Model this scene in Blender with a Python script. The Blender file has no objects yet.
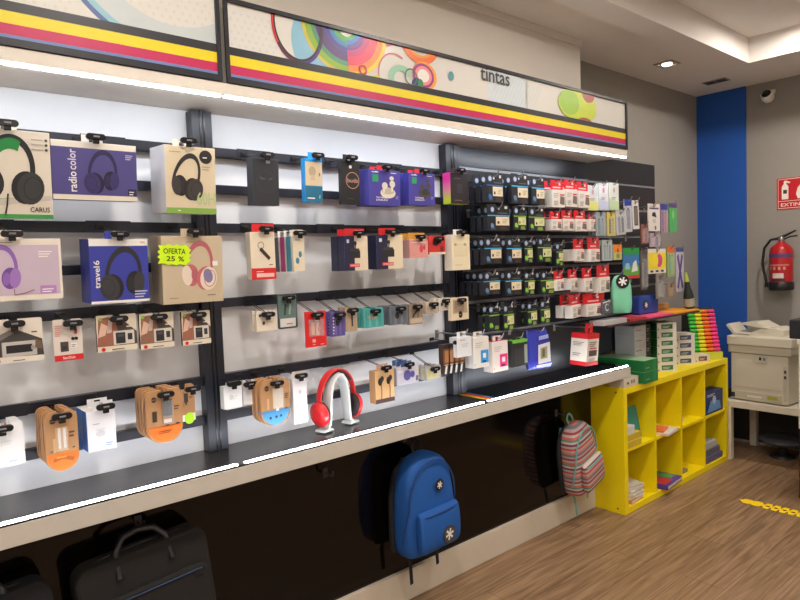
import bpy, math, random
from mathutils import Vector, Matrix
random.seed(7)
C = bpy.context.scene.collection
PI = math.pi
# ------------------------------------------------------------------ camera
FPX, YAW, PIT, ROL = 636.906, 0.860457, -0.057858, -0.036625
CAM = Vector((-3.42568, -1.98218, 1.56085))
_f = Vector((math.cos(YAW)*math.cos(PIT), math.sin(YAW)*math.cos(PIT), math.sin(PIT)))
_r = Vector((math.sin(YAW), -math.cos(YAW), 0)); _u = _r.cross(_f)
_c, _s = math.cos(ROL), math.sin(ROL)
R_, U_ = _c*_r + _s*_u, -_s*_r + _c*_u
cam = bpy.data.objects.new('camera', bpy.data.cameras.new('camera')); C.objects.link(cam)
cam.matrix_world = Matrix(((R_.x, U_.x, -_f.x, CAM.x), (R_.y, U_.y, -_f.y, CAM.y), (R_.z, U_.z, -_f.z, CAM.z), (0, 0, 0, 1)))
cam.data.sensor_width = 36; cam.data.lens = 36*FPX/800; cam.data.clip_start = 0.02
bpy.context.scene.camera = cam
def ray(px, py): return _f + R_*((px-400)/FPX) - U_*((py-300)/FPX)
def at(px, py, Y):
    d = ray(px, py); return CAM + d*((Y-CAM.y)/d.y)
def atx(px, py, X):
    d = ray(px, py); return CAM + d*((X-CAM.x)/d.x)
def atz(px, py, Z):
    d = ray(px, py); return CAM + d*((Z-CAM.z)/d.z)
# ------------------------------------------------------------------ materials
def lin(c):
    return tuple((v/255/12.92 if v/255 <= .04045 else ((v/255+.055)/1.055)**2.4) for v in c) + (1,)
_M = {}
def mat(rgb, rough=.5, metal=0, spec=.5, alpha=1, noise=.06, emit=0, coat=0):
    key = (rgb, rough, metal, spec, alpha, noise, emit, coat)
    if key in _M: return _M[key]
    m = bpy.data.materials.new('surface'); m.use_nodes = True
    nt = m.node_tree; b = nt.nodes['Principled BSDF']
    b.inputs['Roughness'].default_value = rough; b.inputs['Metallic'].default_value = metal
    b.inputs['Specular IOR Level'].default_value = spec; b.inputs['Alpha'].default_value = alpha
    b.inputs['Coat Weight'].default_value = coat
    if emit:
        b.inputs['Base Color'].default_value = (0, 0, 0, 1)
        b.inputs['Emission Color'].default_value = lin(rgb); b.inputs['Emission Strength'].default_value = emit
    else:
        c = lin(rgb)
        tc = nt.nodes.new('ShaderNodeTexCoord'); nz = nt.nodes.new('ShaderNodeTexNoise'); nz.inputs['Scale'].default_value = 18
        mx = nt.nodes.new('ShaderNodeMix'); mx.data_type = 'RGBA'
        mx.inputs[6].default_value = tuple(v*(1-noise) for v in c[:3]) + (1,)
        mx.inputs[7].default_value = tuple(min(1, v*(1+noise)) for v in c[:3]) + (1,)
        nt.links.new(tc.outputs['Object'], nz.inputs['Vector']); nt.links.new(nz.outputs['Fac'], mx.inputs[0])
        nt.links.new(mx.outputs[2], b.inputs['Base Color'])
    _M[key] = m; return m
BLACK = mat((22, 22, 26), .4); NAVY = mat((26, 29, 42), .4); WHITE = mat((232, 230, 226), .5); CREAM = mat((226, 214, 192), .6)
KRAFT = mat((176, 132, 88), .7); BOARD = mat((196, 180, 152), .7); GREY = mat((130, 132, 134), .5); DGREY = mat((64, 64, 68), .5)
RED = mat((205, 32, 38), .5); ORANGE = mat((240, 120, 40), .5); GREEN = mat((90, 165, 60), .5); DGREEN = mat((28, 118, 60), .5)
BLUE = mat((40, 130, 205), .5); YELLOW = mat((238, 212, 20), .45); PURPLE = mat((72, 62, 150), .5); CYAN = mat((60, 165, 215), .5)
PINK = mat((238, 70, 140), .5); MAG = mat((200, 40, 110), .5); TEAL = mat((60, 160, 155), .5); LGREEN = mat((150, 205, 70), .5)
CHROME = mat((170, 172, 175), .3, .9); PLASTIC = mat((225, 230, 235), .3, spec=.25, alpha=.12)
HOLDER = mat((14, 14, 16), .25); WIRE = mat((20, 20, 22), .35)
# ------------------------------------------------------------------ mesh building
class MB:
    def __init__(s): s.v = []; s.f = []; s.mi = []; s.mats = []; s.sm = []
    def m(s, mt):
        if mt not in s.mats: s.mats.append(mt)
        return s.mats.index(mt)
    def add(s, vs, fs, mt, smooth=False, M=None):
        o = len(s.v); k = s.m(mt)
        s.v += [tuple(M @ Vector(v)) if M else tuple(v) for v in vs]
        for f in fs: s.f.append([i+o for i in f]); s.mi.append(k); s.sm.append(smooth)
    def box(s, x0, y0, z0, x1, y1, z1, mt, M=None, **fm):   # fm: per-face materials nx px ny py nz pz
        v = [(x0,y0,z0),(x1,y0,z0),(x1,y1,z0),(x0,y1,z0),(x0,y0,z1),(x1,y0,z1),(x1,y1,z1),(x0,y1,z1)]
        F = dict(nz=(0,3,2,1), pz=(4,5,6,7), ny=(0,1,5,4), px=(1,2,6,5), py=(2,3,7,6), nx=(3,0,4,7))
        o = len(s.v); s.v += [tuple(M @ Vector(q)) if M else q for q in v]
        for n, f in F.items(): s.f.append([i+o for i in f]); s.mi.append(s.m(fm.get(n, mt))); s.sm.append(False)
    def prism(s, pts, y0, y1, mt, side=None, M=None):       # outline in x,z (ccw seen from -y), extruded along y
        n = len(pts)
        s.add([(x, y0, z) for x, z in pts] + [(x, y1, z) for x, z in pts], [list(range(n)), [2*n-1-i for i in range(n)]], mt, M=M)
        o = len(s.v)-2*n; k = s.m(side or mt)
        for i in range(n):
            j = (i+1) % n; s.f.append([o+i, o+n+i, o+n+j, o+j]); s.mi.append(k); s.sm.append(False)
    def tube(s, pts, r, mt, n=6, M=None, flat=None):
        pts = [Vector(p) for p in pts]; vs = []; fs = []; prev = None
        for i, p in enumerate(pts):
            t = (pts[min(i+1, len(pts)-1)] - pts[max(i-1, 0)]).normalized()
            a = prev if prev else (Vector((0,0,1)) if abs(t.z) < .9 else Vector((1,0,0)))
            a = (a - t*a.dot(t)).normalized(); prev = a; b = t.cross(a)
            rr = r[i] if isinstance(r, (list, tuple)) else r
            for k in range(n):
                w = 2*PI*k/n; vs.append(p + a*(math.cos(w)*rr) + b*(math.sin(w)*rr*(flat or 1)))
        for i in range(len(pts)-1):
            for k in range(n):
                q = (k+1) % n; fs.append((i*n+k, i*n+q, (i+1)*n+q, (i+1)*n+k))
        s.add(vs, fs, mt, True, M); s.add([vs[k] for k in range(n)], [list(range(n))[::-1]], mt, False, M)
        s.add(vs[-n:], [list(range(n))], mt, False, M)
    def lathe(s, prof, mt, n=20, M=None):                   # profile (r, z)
        vs = []; fs = []
        for r, z in prof:
            for k in range(n): vs.append((r*math.cos(2*PI*k/n), r*math.sin(2*PI*k/n), z))
        for i in range(len(prof)-1):
            for k in range(n):
                q = (k+1) % n; fs.append((i*n+k, i*n+q, (i+1)*n+q, (i+1)*n+k))
        s.add(vs, fs, mt, True, M); s.add(vs[:n], [list(range(n))[::-1]], mt, False, M); s.add(vs[-n:], [list(range(n))], mt, False, M)
    def loft(s, secs, mt, n=24, e=3, M=None):               # secs: (z, cx, cy, hw, hd) superellipse sections
        vs = []; fs = []
        for z, cx, cy, hw, hd in secs:
            for k in range(n):
                w = 2*PI*k/n; c, q = math.cos(w), math.sin(w)
                vs.append((cx+hw*math.copysign(abs(c)**(2/e), c), cy+hd*math.copysign(abs(q)**(2/e), q), z))
        for i in range(len(secs)-1):
            for k in range(n):
                q = (k+1) % n; fs.append((i*n+k, i*n+q, (i+1)*n+q, (i+1)*n+k))
        s.add(vs, fs, mt, True, M); s.add(vs[:n], [list(range(n))[::-1]], mt, True, M); s.add(vs[-n:], [list(range(n))], mt, True, M)
    def build(s, name, parent=None, bevel=0, sub=0):
        me = bpy.data.meshes.new(name); me.from_pydata(s.v, [], s.f)
        for m in s.mats: me.materials.append(m)
        for p, k, q in zip(me.polygons, s.mi, s.sm): p.material_index = k; p.use_smooth = q
        me.update()
        o = bpy.data.objects.new(name, me); C.objects.link(o)
        if parent: o.parent = parent
        if bevel:
            b = o.modifiers.new('bevel', 'BEVEL'); b.width = bevel; b.segments = 2; b.limit_method = 'ANGLE'
        if sub:
            b = o.modifiers.new('subdivision', 'SUBSURF'); b.levels = b.render_levels = sub
        return o
_T = {}
def text_mesh(body):
    if body in _T: return _T[body]
    cu = bpy.data.curves.new('t', 'FONT'); cu.body = body; cu.resolution_u = 2; cu.size = 1; cu.offset = .012
    o = bpy.data.objects.new('t', cu); me = bpy.data.meshes.new_from_object(o)
    vs = [tuple(v.co) for v in me.vertices]; fs = [list(p.vertices) for p in me.polygons]
    bpy.data.objects.remove(o); bpy.data.curves.remove(cu); bpy.data.meshes.remove(me)
    x0 = min(v[0] for v in vs); x1 = max(v[0] for v in vs); y0 = min(v[1] for v in vs); y1 = max(v[1] for v in vs)
    vs = [((v[0]-x0)/(x1-x0), (v[1]-y0)/(y1-y0)) for v in vs]
    _T[body] = (vs, fs); return _T[body]
class Print(MB):                                            # flat printing on a face w wide, h high, u/v 0..1
    def __init__(s, w, h, y=0, clip=None): super().__init__(); s.w = w; s.h = h; s.y = y; s.l = 0; s.clip = clip
    def nxt(s): s.l += 1; return s.y - .0004 - .00009*s.l
    def P(s, u, v): return ((u-.5)*s.w, v*s.h)
    def poly(s, pts, mt, y=None):                           # pts in metres (x,z)
        y = s.nxt() if y is None else y
        if s.clip: pts = clip_rect(pts, *s.clip)
        if len(pts) > 2: s.add([(x, y, z) for x, z in pts], [list(range(len(pts)))], mt)
    def rect(s, u0, v0, u1, v1, mt): s.poly([s.P(u0,v0), s.P(u1,v0), s.P(u1,v1), s.P(u0,v1)], mt)
    def quad(s, pts, mt): s.poly([s.P(*p) for p in pts], mt)
    def ell(s, u, v, ru, rv, mt, n=20, rot=0):              # radii in metres
        cx, cz = s.P(u, v); c, q = math.cos(rot), math.sin(rot)
        s.poly([(cx+ru*math.cos(2*PI*k/n)*c-rv*math.sin(2*PI*k/n)*q, cz+ru*math.cos(2*PI*k/n)*q+rv*math.sin(2*PI*k/n)*c) for k in range(n)], mt)
    def ring(s, u, v, ro, ri, mt, a0=0, a1=360, sx=1, n=28):
        cx, cz = s.P(u, v); y = s.nxt(); a = [math.radians(a0+(a1-a0)*k/n) for k in range(n+1)]
        for k in range(n):
            s.poly([(cx+ri*sx*math.cos(a[k]), cz+ri*math.sin(a[k])), (cx+ro*sx*math.cos(a[k]), cz+ro*math.sin(a[k])),
                    (cx+ro*sx*math.cos(a[k+1]), cz+ro*math.sin(a[k+1])), (cx+ri*sx*math.cos(a[k+1]), cz+ri*math.sin(a[k+1]))], mt, y)
    def text(s, body, u0, v0, u1, v1, mt, up=False):        # fitted into the box; up: reads bottom to top
        vs, fs = text_mesh(body); y = s.nxt(); out = []
        for a, b in vs:
            if up: a, b = 1-b, a
            x, z = s.P(u0+(u1-u0)*a, v0+(v1-v0)*b); out.append((x, y, z))
        s.add(out, fs, mt)
    def lines(s, u0, v0, u1, v1, n, mt, fill=.45):          # small print too small to read
        for k in range(n):
            a = v0+(v1-v0)*k/n; s.rect(u0, a, u0+(u1-u0)*(.7+.3*((k*7) % 3)/2), a+(v1-v0)/n*fill, mt)
def clip_rect(pts, x0, z0, x1, z1):
    for ax, lim, sg in ((0, x0, 1), (0, x1, -1), (1, z0, 1), (1, z1, -1)):
        out = []
        for i in range(len(pts)):
            a, b = pts[i-1], pts[i]; da, db = (a[ax]-lim)*sg, (b[ax]-lim)*sg
            if (da >= 0) != (db >= 0):
                t = da/(da-db); out.append((a[0]+(b[0]-a[0])*t, a[1]+(b[1]-a[1])*t))
            if db >= 0: out.append(b)
        pts = out
        if not pts: break
    return pts
# ------------------------------------------------------------------ things
def thing(name, label, cat, loc=(0,0,0), rot=(0,0,0), group=None):
    o = bpy.data.objects.new(name, None); C.objects.link(o); o.empty_display_size = .03
    o.location = loc; o.rotation_euler = rot; o['label'] = label; o['category'] = cat
    if group: o['group'] = group
    return o
def tag(o, label, cat, group=None):
    o['label'] = label; o['category'] = cat
    if group: o['group'] = group
    return o
def struct(o): o['kind'] = 'structure'; return o
def copy_tree(o, parent=None):
    c = o.copy(); C.objects.link(c)
    if parent: c.parent = parent; c.matrix_parent_inverse = o.matrix_parent_inverse.copy()
    for ch in list(o.children): copy_tree(ch, c)
    return c
ORD = ['foremost', 'second from front', 'third from front', 'fourth from front', 'fifth from front', 'sixth from front']
def stack(root, n, dy, base, group, dx=0, dz=0):
    root['label'] = base + ', foremost'; root['group'] = group; kids = [root]
    for k in range(1, n):
        c = copy_tree(root); c.location = root.location + Vector((dx*k + random.uniform(-.0015, .0015), dy*k, dz*k))
        c['label'] = base + ', ' + (ORD[k] if k < n-1 or n < 3 else 'rearmost'); kids.append(c)
    return kids
RAILZ = [1.992, 1.715, 1.437, 1.156]
def hook(x, z, ytip, hold, ybase=.2335, steel=False, ticket=True, drop=.02):
    if steel:
        t = thing('prong_hook', 'steel prong hook on the slatwall holding ' + hold, 'hook', (x, ybase, z), group='steel prongs on the slatwall')
        w = MB(); L = ybase-ytip
        w.tube([(0,0,0), (0,-L*.5,.001), (0,-L,.002), (0,-L-.012,.012), (0,-L-.02,.028)], .0032, CHROME, 6); w.build('prong', t)
        w = MB(); w.box(-.012, -.004, -.03, .012, 0, .012, CHROME); w.build('backplate', t, .001)
    else:
        t = thing('display_hook', 'black wire display hook holding ' + hold, 'hook', (x, ybase, z), group='wire hooks on the rails')
        L = ybase-ytip; w = MB(); rz_ = min(RAILZ, key=lambda q: abs(q-z)); drop = min(.06, max(.003, rz_-z))
        for sx in (-1, 1): w.tube([(sx*.005, 0, drop), (sx*.005, -L*.15, drop*.8), (sx*.005, -L, 0)], .0016, WIRE, 5)
        w.build('wire_prongs', t)
        w = MB(); w.box(-.014, -.005, drop-.008, .014, 0, drop+.008, WIRE); w.build('rail_clip', t, .002)
        w = MB(); n = 10; a, b = .027, .0095
        pts = [(a*.66+b*math.cos(-PI/2+PI*k/n), b*math.sin(-PI/2+PI*k/n)) for k in range(n+1)] + [(-a*.66+b*math.cos(PI/2+PI*k/n), b*math.sin(PI/2+PI*k/n)) for k in range(n+1)]
        w.prism(pts, -L-.016, -L-.004, HOLDER); w.box(-.009, -L-.014, -.02, .009, -L-.006, -b+.001, HOLDER); h = w.build('label_holder', t, .002)
        if ticket:
            w = MB(); w.box(-.008, -L-.0175, -.002, .009, -L-.0163, .003, mat((120, 120, 124), .3)); w.build('price_ticket', h)
    return t
def card_outline(w, h, slot=True, rt=.006, rb=.006, n=5, hz=.026):
    pts = []
    def arc(cx, cz, r, a0, a1, k=n):
        for i in range(k+1):
            a = math.radians(a0+(a1-a0)*i/k); pts.append((cx+r*math.cos(a), cz+r*math.sin(a)))
    k = n if rb < .012 else 10; arc(-w/2+rb, rb, rb, 180, 270, k); arc(w/2-rb, rb, rb, 270, 360, k)
    k = n if rt < .012 else 8; arc(w/2-rt, h-rt, rt, 0, 90, k)
    if slot: pts.extend([(.011, h), (.008, h-hz), (-.008, h-hz), (-.011, h)])
    arc(-w/2+rt, h-rt, rt, 90, 180, k)
    return pts
def spot(px, Y, tilt=0):                                    # (xl, yt, xr, yb) -> centre x, base z, width, height
    xl, yt, xr, yb = px; a = at(xl, yb, Y); b = at(xr, yb, Y); t = at(xl, yt, Y)
    return (a.x+b.x)/2, a.z, b.x-a.x, (t.z-a.z)
def box(name, label, cat, px, Y, d, front, side=None, top=None, draw=None, tilt=0, rz=0, hk=None, hx=0, tab=None, tabw=.03, tabh=.024, group=None, part='carton', hookz=None, steel=False, spotv=None, dr_name='front_print'):
    cx, z0, w, h = spotv or spot(px, Y)
    t = thing(name, label, cat, (cx, Y, z0), (math.radians(tilt), 0, math.radians(rz)), group)
    b = MB(); side = side or front; top = top or side
    b.box(-w/2, 0, 0, w/2, d, h, side, ny=front, pz=top, nz=top); b.build(part, t, min(.0015, w*.02))
    if draw:
        p = Print(w, h); draw(p); p.build(dr_name, t)
    if tab or hk:                                           # euro-slot hang tab standing on the top edge
        tm = tab or front; b = MB(); y = d*.35; tw = min(tabw, w*.45)
        b.box(-tw+hx, y, h, -.009+hx, y+.0012, h+tabh, tm); b.box(.009+hx, y, h, tw+hx, y+.0012, h+tabh, tm); b.box(-.009+hx, y, h+tabh*.8, .009+hx, y+.0012, h+tabh, tm)
        b.build('hang_tab', t)
    if hk:
        s, c = math.sin(math.radians(tilt)), math.cos(math.radians(tilt))
        hook(cx+hx, z0+h*c+.0105+d*.6*s, Y-s*h-.004, hk, steel=steel, drop=.012)
    return t
def card(name, label, cat, px, Y, base, draw=None, rt=.006, rb=.006, d=.0016, tilt=0, rz=0, hk=None, group=None, blister=None, bmat=None, steel=False, hookx=0, side=None, tip=0, slot=True):
    cx, z0, w, h = spot(px, Y)
    t = thing(name, label, cat, (cx, Y, z0), (math.radians(tilt), 0, math.radians(rz)), group)
    b = MB(); b.prism(card_outline(w, h, slot, min(rt, w*.48), min(rb, w*.49)), 0, d, base, side); b.build('card', t)
    if draw:
        p = Print(w, h); draw(p); p.build('front_print', t)
    if blister:
        u0, v0, u1, v1, th = blister; b = MB()
        b.box((u0-.5)*w, -th, v0*h, (u1-.5)*w, -.0028, v1*h, bmat or PLASTIC); b.build('blister', t, min(.003, th*.3))
    if hk: hook(cx+hookx, z0+h-.013, Y-.004-tip-math.sin(math.radians(tilt))*h, hk, steel=steel, drop=.02)
    return t
def headphones(p, u, v, s, band, cup, pad, lean=.06, inner=None, near=1, sp=.2):   # printed picture of headphones, s = height in metres, near: which side faces us
    cx, cz = p.P(u, v); n = 28; w, h = p.w, p.h
    def arc(r1, r2, m, a0=-5, a1=185, dx=0):
        y = p.nxt()
        for k in range(n):
            q = []
            for r, i in ((r1, k), (r2, k), (r2, k+1), (r1, k+1)):
                a = math.radians(a0+(a1-a0)*i/n); q.append((cx+dx+r*(.5+sp)*math.cos(a)+lean*s*math.sin(a), cz-.06*s+r*math.sin(a)*1.15))
            p.poly(q, m, y)
    arc(.5*s, .40*s, band)
    if inner: arc(.45*s, .31*s, inner, 65, 178)
    f = -near                                               # far cup first, then the near one
    p.ell(u+f*sp*s/w, v-.2*s/h, .16*s, .23*s, pad, rot=f*-.1); p.ell(u+f*(sp+.09)*s/w, v-.2*s/h, .11*s, .21*s, cup, rot=f*-.1); p.ell(u+f*(sp-.07)*s/w, v-.21*s/h, .07*s, .14*s, band, rot=f*-.1)
    f = near
    p.ell(u+f*sp*s/w, v-.27*s/h, .19*s, .25*s, pad, rot=f*-.15); p.ell(u+f*(sp+.07)*s/w, v-.28*s/h, .185*s, .245*s, cup, rot=f*-.15); p.ell(u+f*(sp+.1)*s/w, v-.28*s/h, .13*s, .18*s, band, rot=f*-.15); p.ell(u+f*(sp+.1)*s/w, v-.28*s/h, .115*s, .165*s, cup, rot=f*-.15)
# ------------------------------------------------------------------ room
def wall_mat(rgb, scale=30, n=.04, rough=.8): return mat(rgb, rough, noise=n)
CEIL, XF, YB = 2.86, 2.06, .47
def floor_mat():
    m = bpy.data.materials.new('wood planks'); m.use_nodes = True; nt = m.node_tree; N = nt.nodes; L = nt.links; b = N['Principled BSDF']
    tc = N.new('ShaderNodeTexCoord'); br = N.new('ShaderNodeTexBrick')
    br.inputs['Scale'].default_value = 1; br.inputs['Brick Width'].default_value = 1.25; br.inputs['Row Height'].default_value = .19; br.inputs['Mortar Size'].default_value = .0012
    br.inputs['Color1'].default_value = lin((160, 130, 100)); br.inputs['Color2'].default_value = lin((146, 117, 88)); br.inputs['Mortar'].default_value = lin((92, 68, 48)); br.offset = .37
    L.new(tc.outputs['Object'], br.inputs['Vector'])
    mp = N.new('ShaderNodeMapping'); mp.inputs['Scale'].default_value = (1.6, 26, 1); L.new(tc.outputs['Object'], mp.inputs['Vector'])
    nz = N.new('ShaderNodeTexNoise'); nz.inputs['Scale'].default_value = 1.6; nz.inputs['Detail'].default_value = 7; nz.inputs['Distortion'].default_value = .9
    L.new(mp.outputs[0], nz.inputs['Vector'])
    rp = N.new('ShaderNodeValToRGB'); rp.color_ramp.elements[0].position = .34; rp.color_ramp.elements[0].color = (.5, .46, .42, 1); rp.color_ramp.elements[1].position = .66; rp.color_ramp.elements[1].color = (1.12, 1.1, 1.08, 1)
    L.new(nz.outputs['Fac'], rp.inputs[0])
    mx = N.new('ShaderNodeMix'); mx.data_type = 'RGBA'; mx.blend_type = 'MULTIPLY'; mx.inputs[0].default_value = .85
    L.new(br.outputs['Color'], mx.inputs[6]); L.new(rp.outputs[0], mx.inputs[7]); L.new(mx.outputs[2], b.inputs['Base Color'])
    b.inputs['Roughness'].default_value = .38; b.inputs['Specular IOR Level'].default_value = .4
    return m
XL, YN = -6.2, -4.6
o = MB(); o.box(XL, YN, -.05, XF+.1, YB+.1, 0, floor_mat()); struct(o.build('floor'))
GW = mat((150, 146, 139), .8, noise=.03); CW = mat((230, 225, 219), .85, noise=.02); BW = mat((218, 212, 202), .8, noise=.02)
o = MB(); o.box(XL, YB, 0, XF+.1, YB+.1, 3.1, GW); struct(o.build('wall_back'))
o = MB(); o.box(XF, YN, 0, XF+.1, YB, 3.1, GW); struct(o.build('wall_right'))
o = MB(); o.box(XL-.1, YN, 0, XL, YB+.1, 3.1, CW); struct(o.build('wall_left'))
o = MB(); o.box(XL-.1, YN-.1, 0, XF+.1, YN, 3.1, CW); struct(o.build('wall_front'))
TX, TY = 1.40, -.18
o = MB()
o.box(XL, TY, CEIL, XF, YB, 3.12, CW); o.box(TX, YN, CEIL, XF, TY, 3.12, CW); o.box(XL, YN, 3.03, TX, TY, 3.12, CW); struct(o.build('ceiling'))
# plastered bulkhead above the display unit, with a crown strip
o = MB(); o.box(XL, .25, 2.18, 0, YB, CEIL-.04, BW); struct(o.build('trim_1'))
o = MB(); o.box(XL, .235, CEIL-.04, .005, YB, CEIL, BW); struct(o.build('trim_2', bevel=.004))
# blue pillar on the far wall
o = MB(); o.box(XF-.02, .085, 0, XF+.01, YB, CEIL, mat((26, 86, 176), .7, noise=.05)); struct(o.build('trim_3'))
o = MB(); o.box(XF-.014, YN, 0, XF, .085, .05, mat((120, 116, 110), .6)); struct(o.build('baseboard_right'))
# ceiling lights
LAMP = mat((255, 245, 235), emit=365)
def ceiling_light(x, y, z, r, label, m=LAMP):
    t = thing('ceiling_light', label, 'light', (x, y, z), group='round lights in the ceiling tray')
    b = MB(); b.lathe([(r, 0), (r+.018, 0), (r+.02, -.008), (r, -.012), (r, 0)], mat((230, 228, 222), .4), 24); b.build('rim', t)
    b = MB(); b.lathe([(r, -.004), (r*.96, -.007)], m, 24); b.build('lamp', t); return t
pl = atz(818, 0, 3.03)
ceiling_light(pl.x+.05, pl.y, 3.03, .085, 'round ceiling light in the raised tray at the top right corner')
for x, y in ((-.9, -1.1), (-2.6, -1.1), (-4.6, -1.1), (-.4, -2.9), (-2.6, -3.1), (-4.6, -2.9)):
    ceiling_light(x, y, 3.03, .085, 'round ceiling light in the raised tray behind the camera')
p = atz(667, 63.5, CEIL)
t = thing('recessed_spotlight', 'small square recessed spotlight lit in the pale ceiling', 'light', (p.x, p.y, CEIL), group=None)
b = MB(); s = .065
for q in ((-s, -s, s, -s*.72), (-s, s*.72, s, s), (-s, -s*.72, -s*.72, s*.72), (s*.72, -s*.72, s, s*.72)): b.box(q[0], q[1], -.008, q[2], q[3], -.0005, mat((170, 165, 158), .35, .5))
b.build('frame', t)
b = MB(); b.box(-.047, -.047, -.004, .047, .047, -.0008, mat((120, 116, 110), .3, .6)); b.build('reflector', t)
b = MB(); b.lathe([(.034, -.0045), (.028, -.011)], mat((255, 236, 205), emit=14), 20); b.build('bulb', t)
p = atz(716, 81, CEIL)
t = thing('ceiling_vent', 'small dark twin vent in the ceiling near the blue pillar', 'vent', (p.x, p.y, CEIL))
b = MB(); b.box(-.05, -.085, -.006, .05, .085, -.0005, mat((150, 146, 140), .5)); b.build('frame', t)
for sy in (-1, 1):
    b = MB(); b.box(-.038, sy*.04-.034, -.009, .038, sy*.04+.034, -.0062, mat((40, 40, 42), .5)); b.build('grille', t)
# security camera on the far wall
p = atx(771, 97, XF)
t = thing('security_camera', 'small white dome security camera high on grey wall', 'camera', (XF, p.y, p.z))
b = MB(); b.box(-.03, -.035, .02, -.001, .035, .05, WHITE); b.build('mount', t, .004)
Mx = Matrix.Translation((-.065, 0, -.005)) @ Matrix.Rotation(-PI/2+.5, 4, 'Y')
b = MB(); b.tube([(-.03, 0, .034), (-.065, 0, .03), (-.065, 0, .0)], .012, WHITE, 10); b.build('arm', t)
b = MB(); b.lathe([(.012, -.045), (.04, -.03), (.047, 0), (.044, .028), (.036, .036)], WHITE, 22, M=Mx); h = b.build('housing', t)
b = MB(); b.lathe([(.034, .037), (.03, .043), (.01, .046)], mat((18, 18, 20), .15), 20, M=Mx); b.build('lens', h)
# fire sign
a = atx(777, 179, XF); c2 = atx(777, 210, XF); hh = a.z-c2.z
t = thing('fire_extinguisher_sign', 'red safety sign with white extinguisher and flame pictograms', 'sign', (XF-.003, a.y-.145, c2.z), (0, 0, -PI/2))
b = MB(); b.box(-.145, -.002, 0, .145, .0025, hh, mat((196, 22, 36), .45)); b.build('plate', t)
p = Print(.29, hh, -.002); W2 = mat((240, 234, 222), .5)
p.rect(.03, .03, .97, .045, W2); p.rect(.03, .955, .97, .97, W2); p.rect(.03, .03, .04, .97, W2); p.rect(.96, .03, .97, .97, W2); p.rect(.03, .255, .97, .27, W2)
p.quad([(.12, .32), (.28, .32), (.28, .72), (.24, .8), (.16, .8), (.12, .72)], W2); p.rect(.17, .8, .23, .87, W2); p.quad([(.16, .87), (.31, .82), (.33, .86), (.2, .92)], W2); p.rect(.155, .5, .245, .62, mat((60, 50, 40)))
for du, hv in ((0, .5), (.09, .6), (.18, .46), (.27, .55)):
    p.quad([(.5+du, .32), (.57+du, .32), (.6+du, .45), (.56+du, .55), (.6+du, .32+hv), (.5+du, .32+hv*.7), (.46+du, .46)], W2)
p.text('EXTINTOR', .1, .09, .9, .2, W2); p.build('pictograms', t)
# fire extinguisher on a wall bracket
a = atx(780, 241, XF-.09); c2 = atx(780, 290, XF-.09); cc = (atx(767, 265, XF-.09).y+atx(797, 265, XF-.09).y)/2; hh = a.z-c2.z; r = .08
EX = mat((176, 24, 30), .3, coat=.3)
t = thing('fire_extinguisher', 'red fire extinguisher with black base hanging on grey wall', 'fire extinguisher', (XF-.1, cc, c2.z))
b = MB(); b.lathe([(r*.97, .062), (r, .07), (r, hh*.78), (r*.9, hh*.86), (r*.6, hh*.93), (r*.3, hh*.97), (.022, hh)], EX, 28); b.build('cylinder', t)
b = MB(); b.lathe([(r*.98, 0), (r*1.06, .006), (r*1.06, .06), (r*.98, .064)], BLACK, 28); b.build('base', t)
b = MB(); b.lathe([(.018, hh), (.022, hh+.012), (.02, hh+.03), (.012, hh+.036)], CHROME, 14); v = b.build('valve', t)
b = MB(); b.tube([(0, .03, hh+.02), (0, -.03, hh+.04), (0, -.1, hh+.075)], [.008, .01, .006], BLACK, 8, flat=.6); b.tube([(0, -.01, hh+.008), (0, -.06, hh+.03), (0, -.11, hh+.035)], .006, BLACK, 8); b.build('handle', t)
b = MB(); b.tube([(-.005, .02, hh+.018), (-.01, .07, hh+.012), (-.012, .115, hh-.05), (-.012, .13, hh*.55), (-.012, .112, hh*.3), (-.012, .1, hh*.16)], .0095, BLACK, 8); b.tube([(-.012, .1, hh*.16), (-.012, .1, hh*.06)], .014, BLACK, 8); b.build('hose', t)
b = MB()
def wrap(z0, z1, a0, a1, m, rr=r+.001):
    n = 10; vs = []
    for k in range(n+1):
        a = a0+(a1-a0)*k/n; vs += [(-rr*math.cos(a), -rr*math.sin(a), z0), (-rr*math.cos(a), -rr*math.sin(a), z1)]
    b.add(vs, [(2*k, 2*k+2, 2*k+3, 2*k+1) for k in range(n)], m, True)
wrap(hh*.66, hh*.74, -1.2, 1.3, mat((90, 60, 110))); wrap(hh*.5, hh*.53, -.9, 1.0, mat((190, 120, 110)))
for k in range(4): wrap(hh*.42, hh*.48, -.8+k*.42, -.6+k*.42, mat((205, 150, 140)))
wrap(hh*.25, hh*.35, -.45, .5, mat((205, 195, 190))); wrap(hh*.19, hh*.24, -.6, .65, mat((70, 40, 40))); b.build('instruction_label', t)
b = MB(); b.box(r*.9, -.03, hh*.5, .098, .03, hh*.62, BLACK); b.build('wall_bracket', t)
# ------------------------------------------------------------------ display unit
XU = .085; X0 = -4.3; PX1 = at(222.8, 90, 0).x; PX2 = at(227, 90, 0).x
t = thing('canopy', 'white canopy box with light strips beneath the sign panels', 'canopy', ((X0+XU)/2, .12, 2.137)); tx = (X0+XU)/2
b = MB(); b.box(X0-tx, -.12, 0, XU-tx, .148, .038, mat((226, 220, 208), .5)); b.build('soffit_board', t)
b = MB(); b.box(X0-tx, -.06, .0385, XU-tx, .125, .3, mat((200, 196, 188), .6)); b.build('sign_backing', t)
LED = mat((236, 242, 252), emit=48)
for x0, x1 in ((X0+.02, at(221, 95, 0).x), (at(225, 97, 0).x, at(474, 134, 0).x), (at(477, 135, 0).x, XU-.01)):
    b = MB(); b.box(x0-tx, -.117, -.007, x1-tx, -.105, -.0005, mat((235, 235, 238), .4), nz=LED, ny=LED, py=LED); b.build('light_strip', t)
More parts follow.
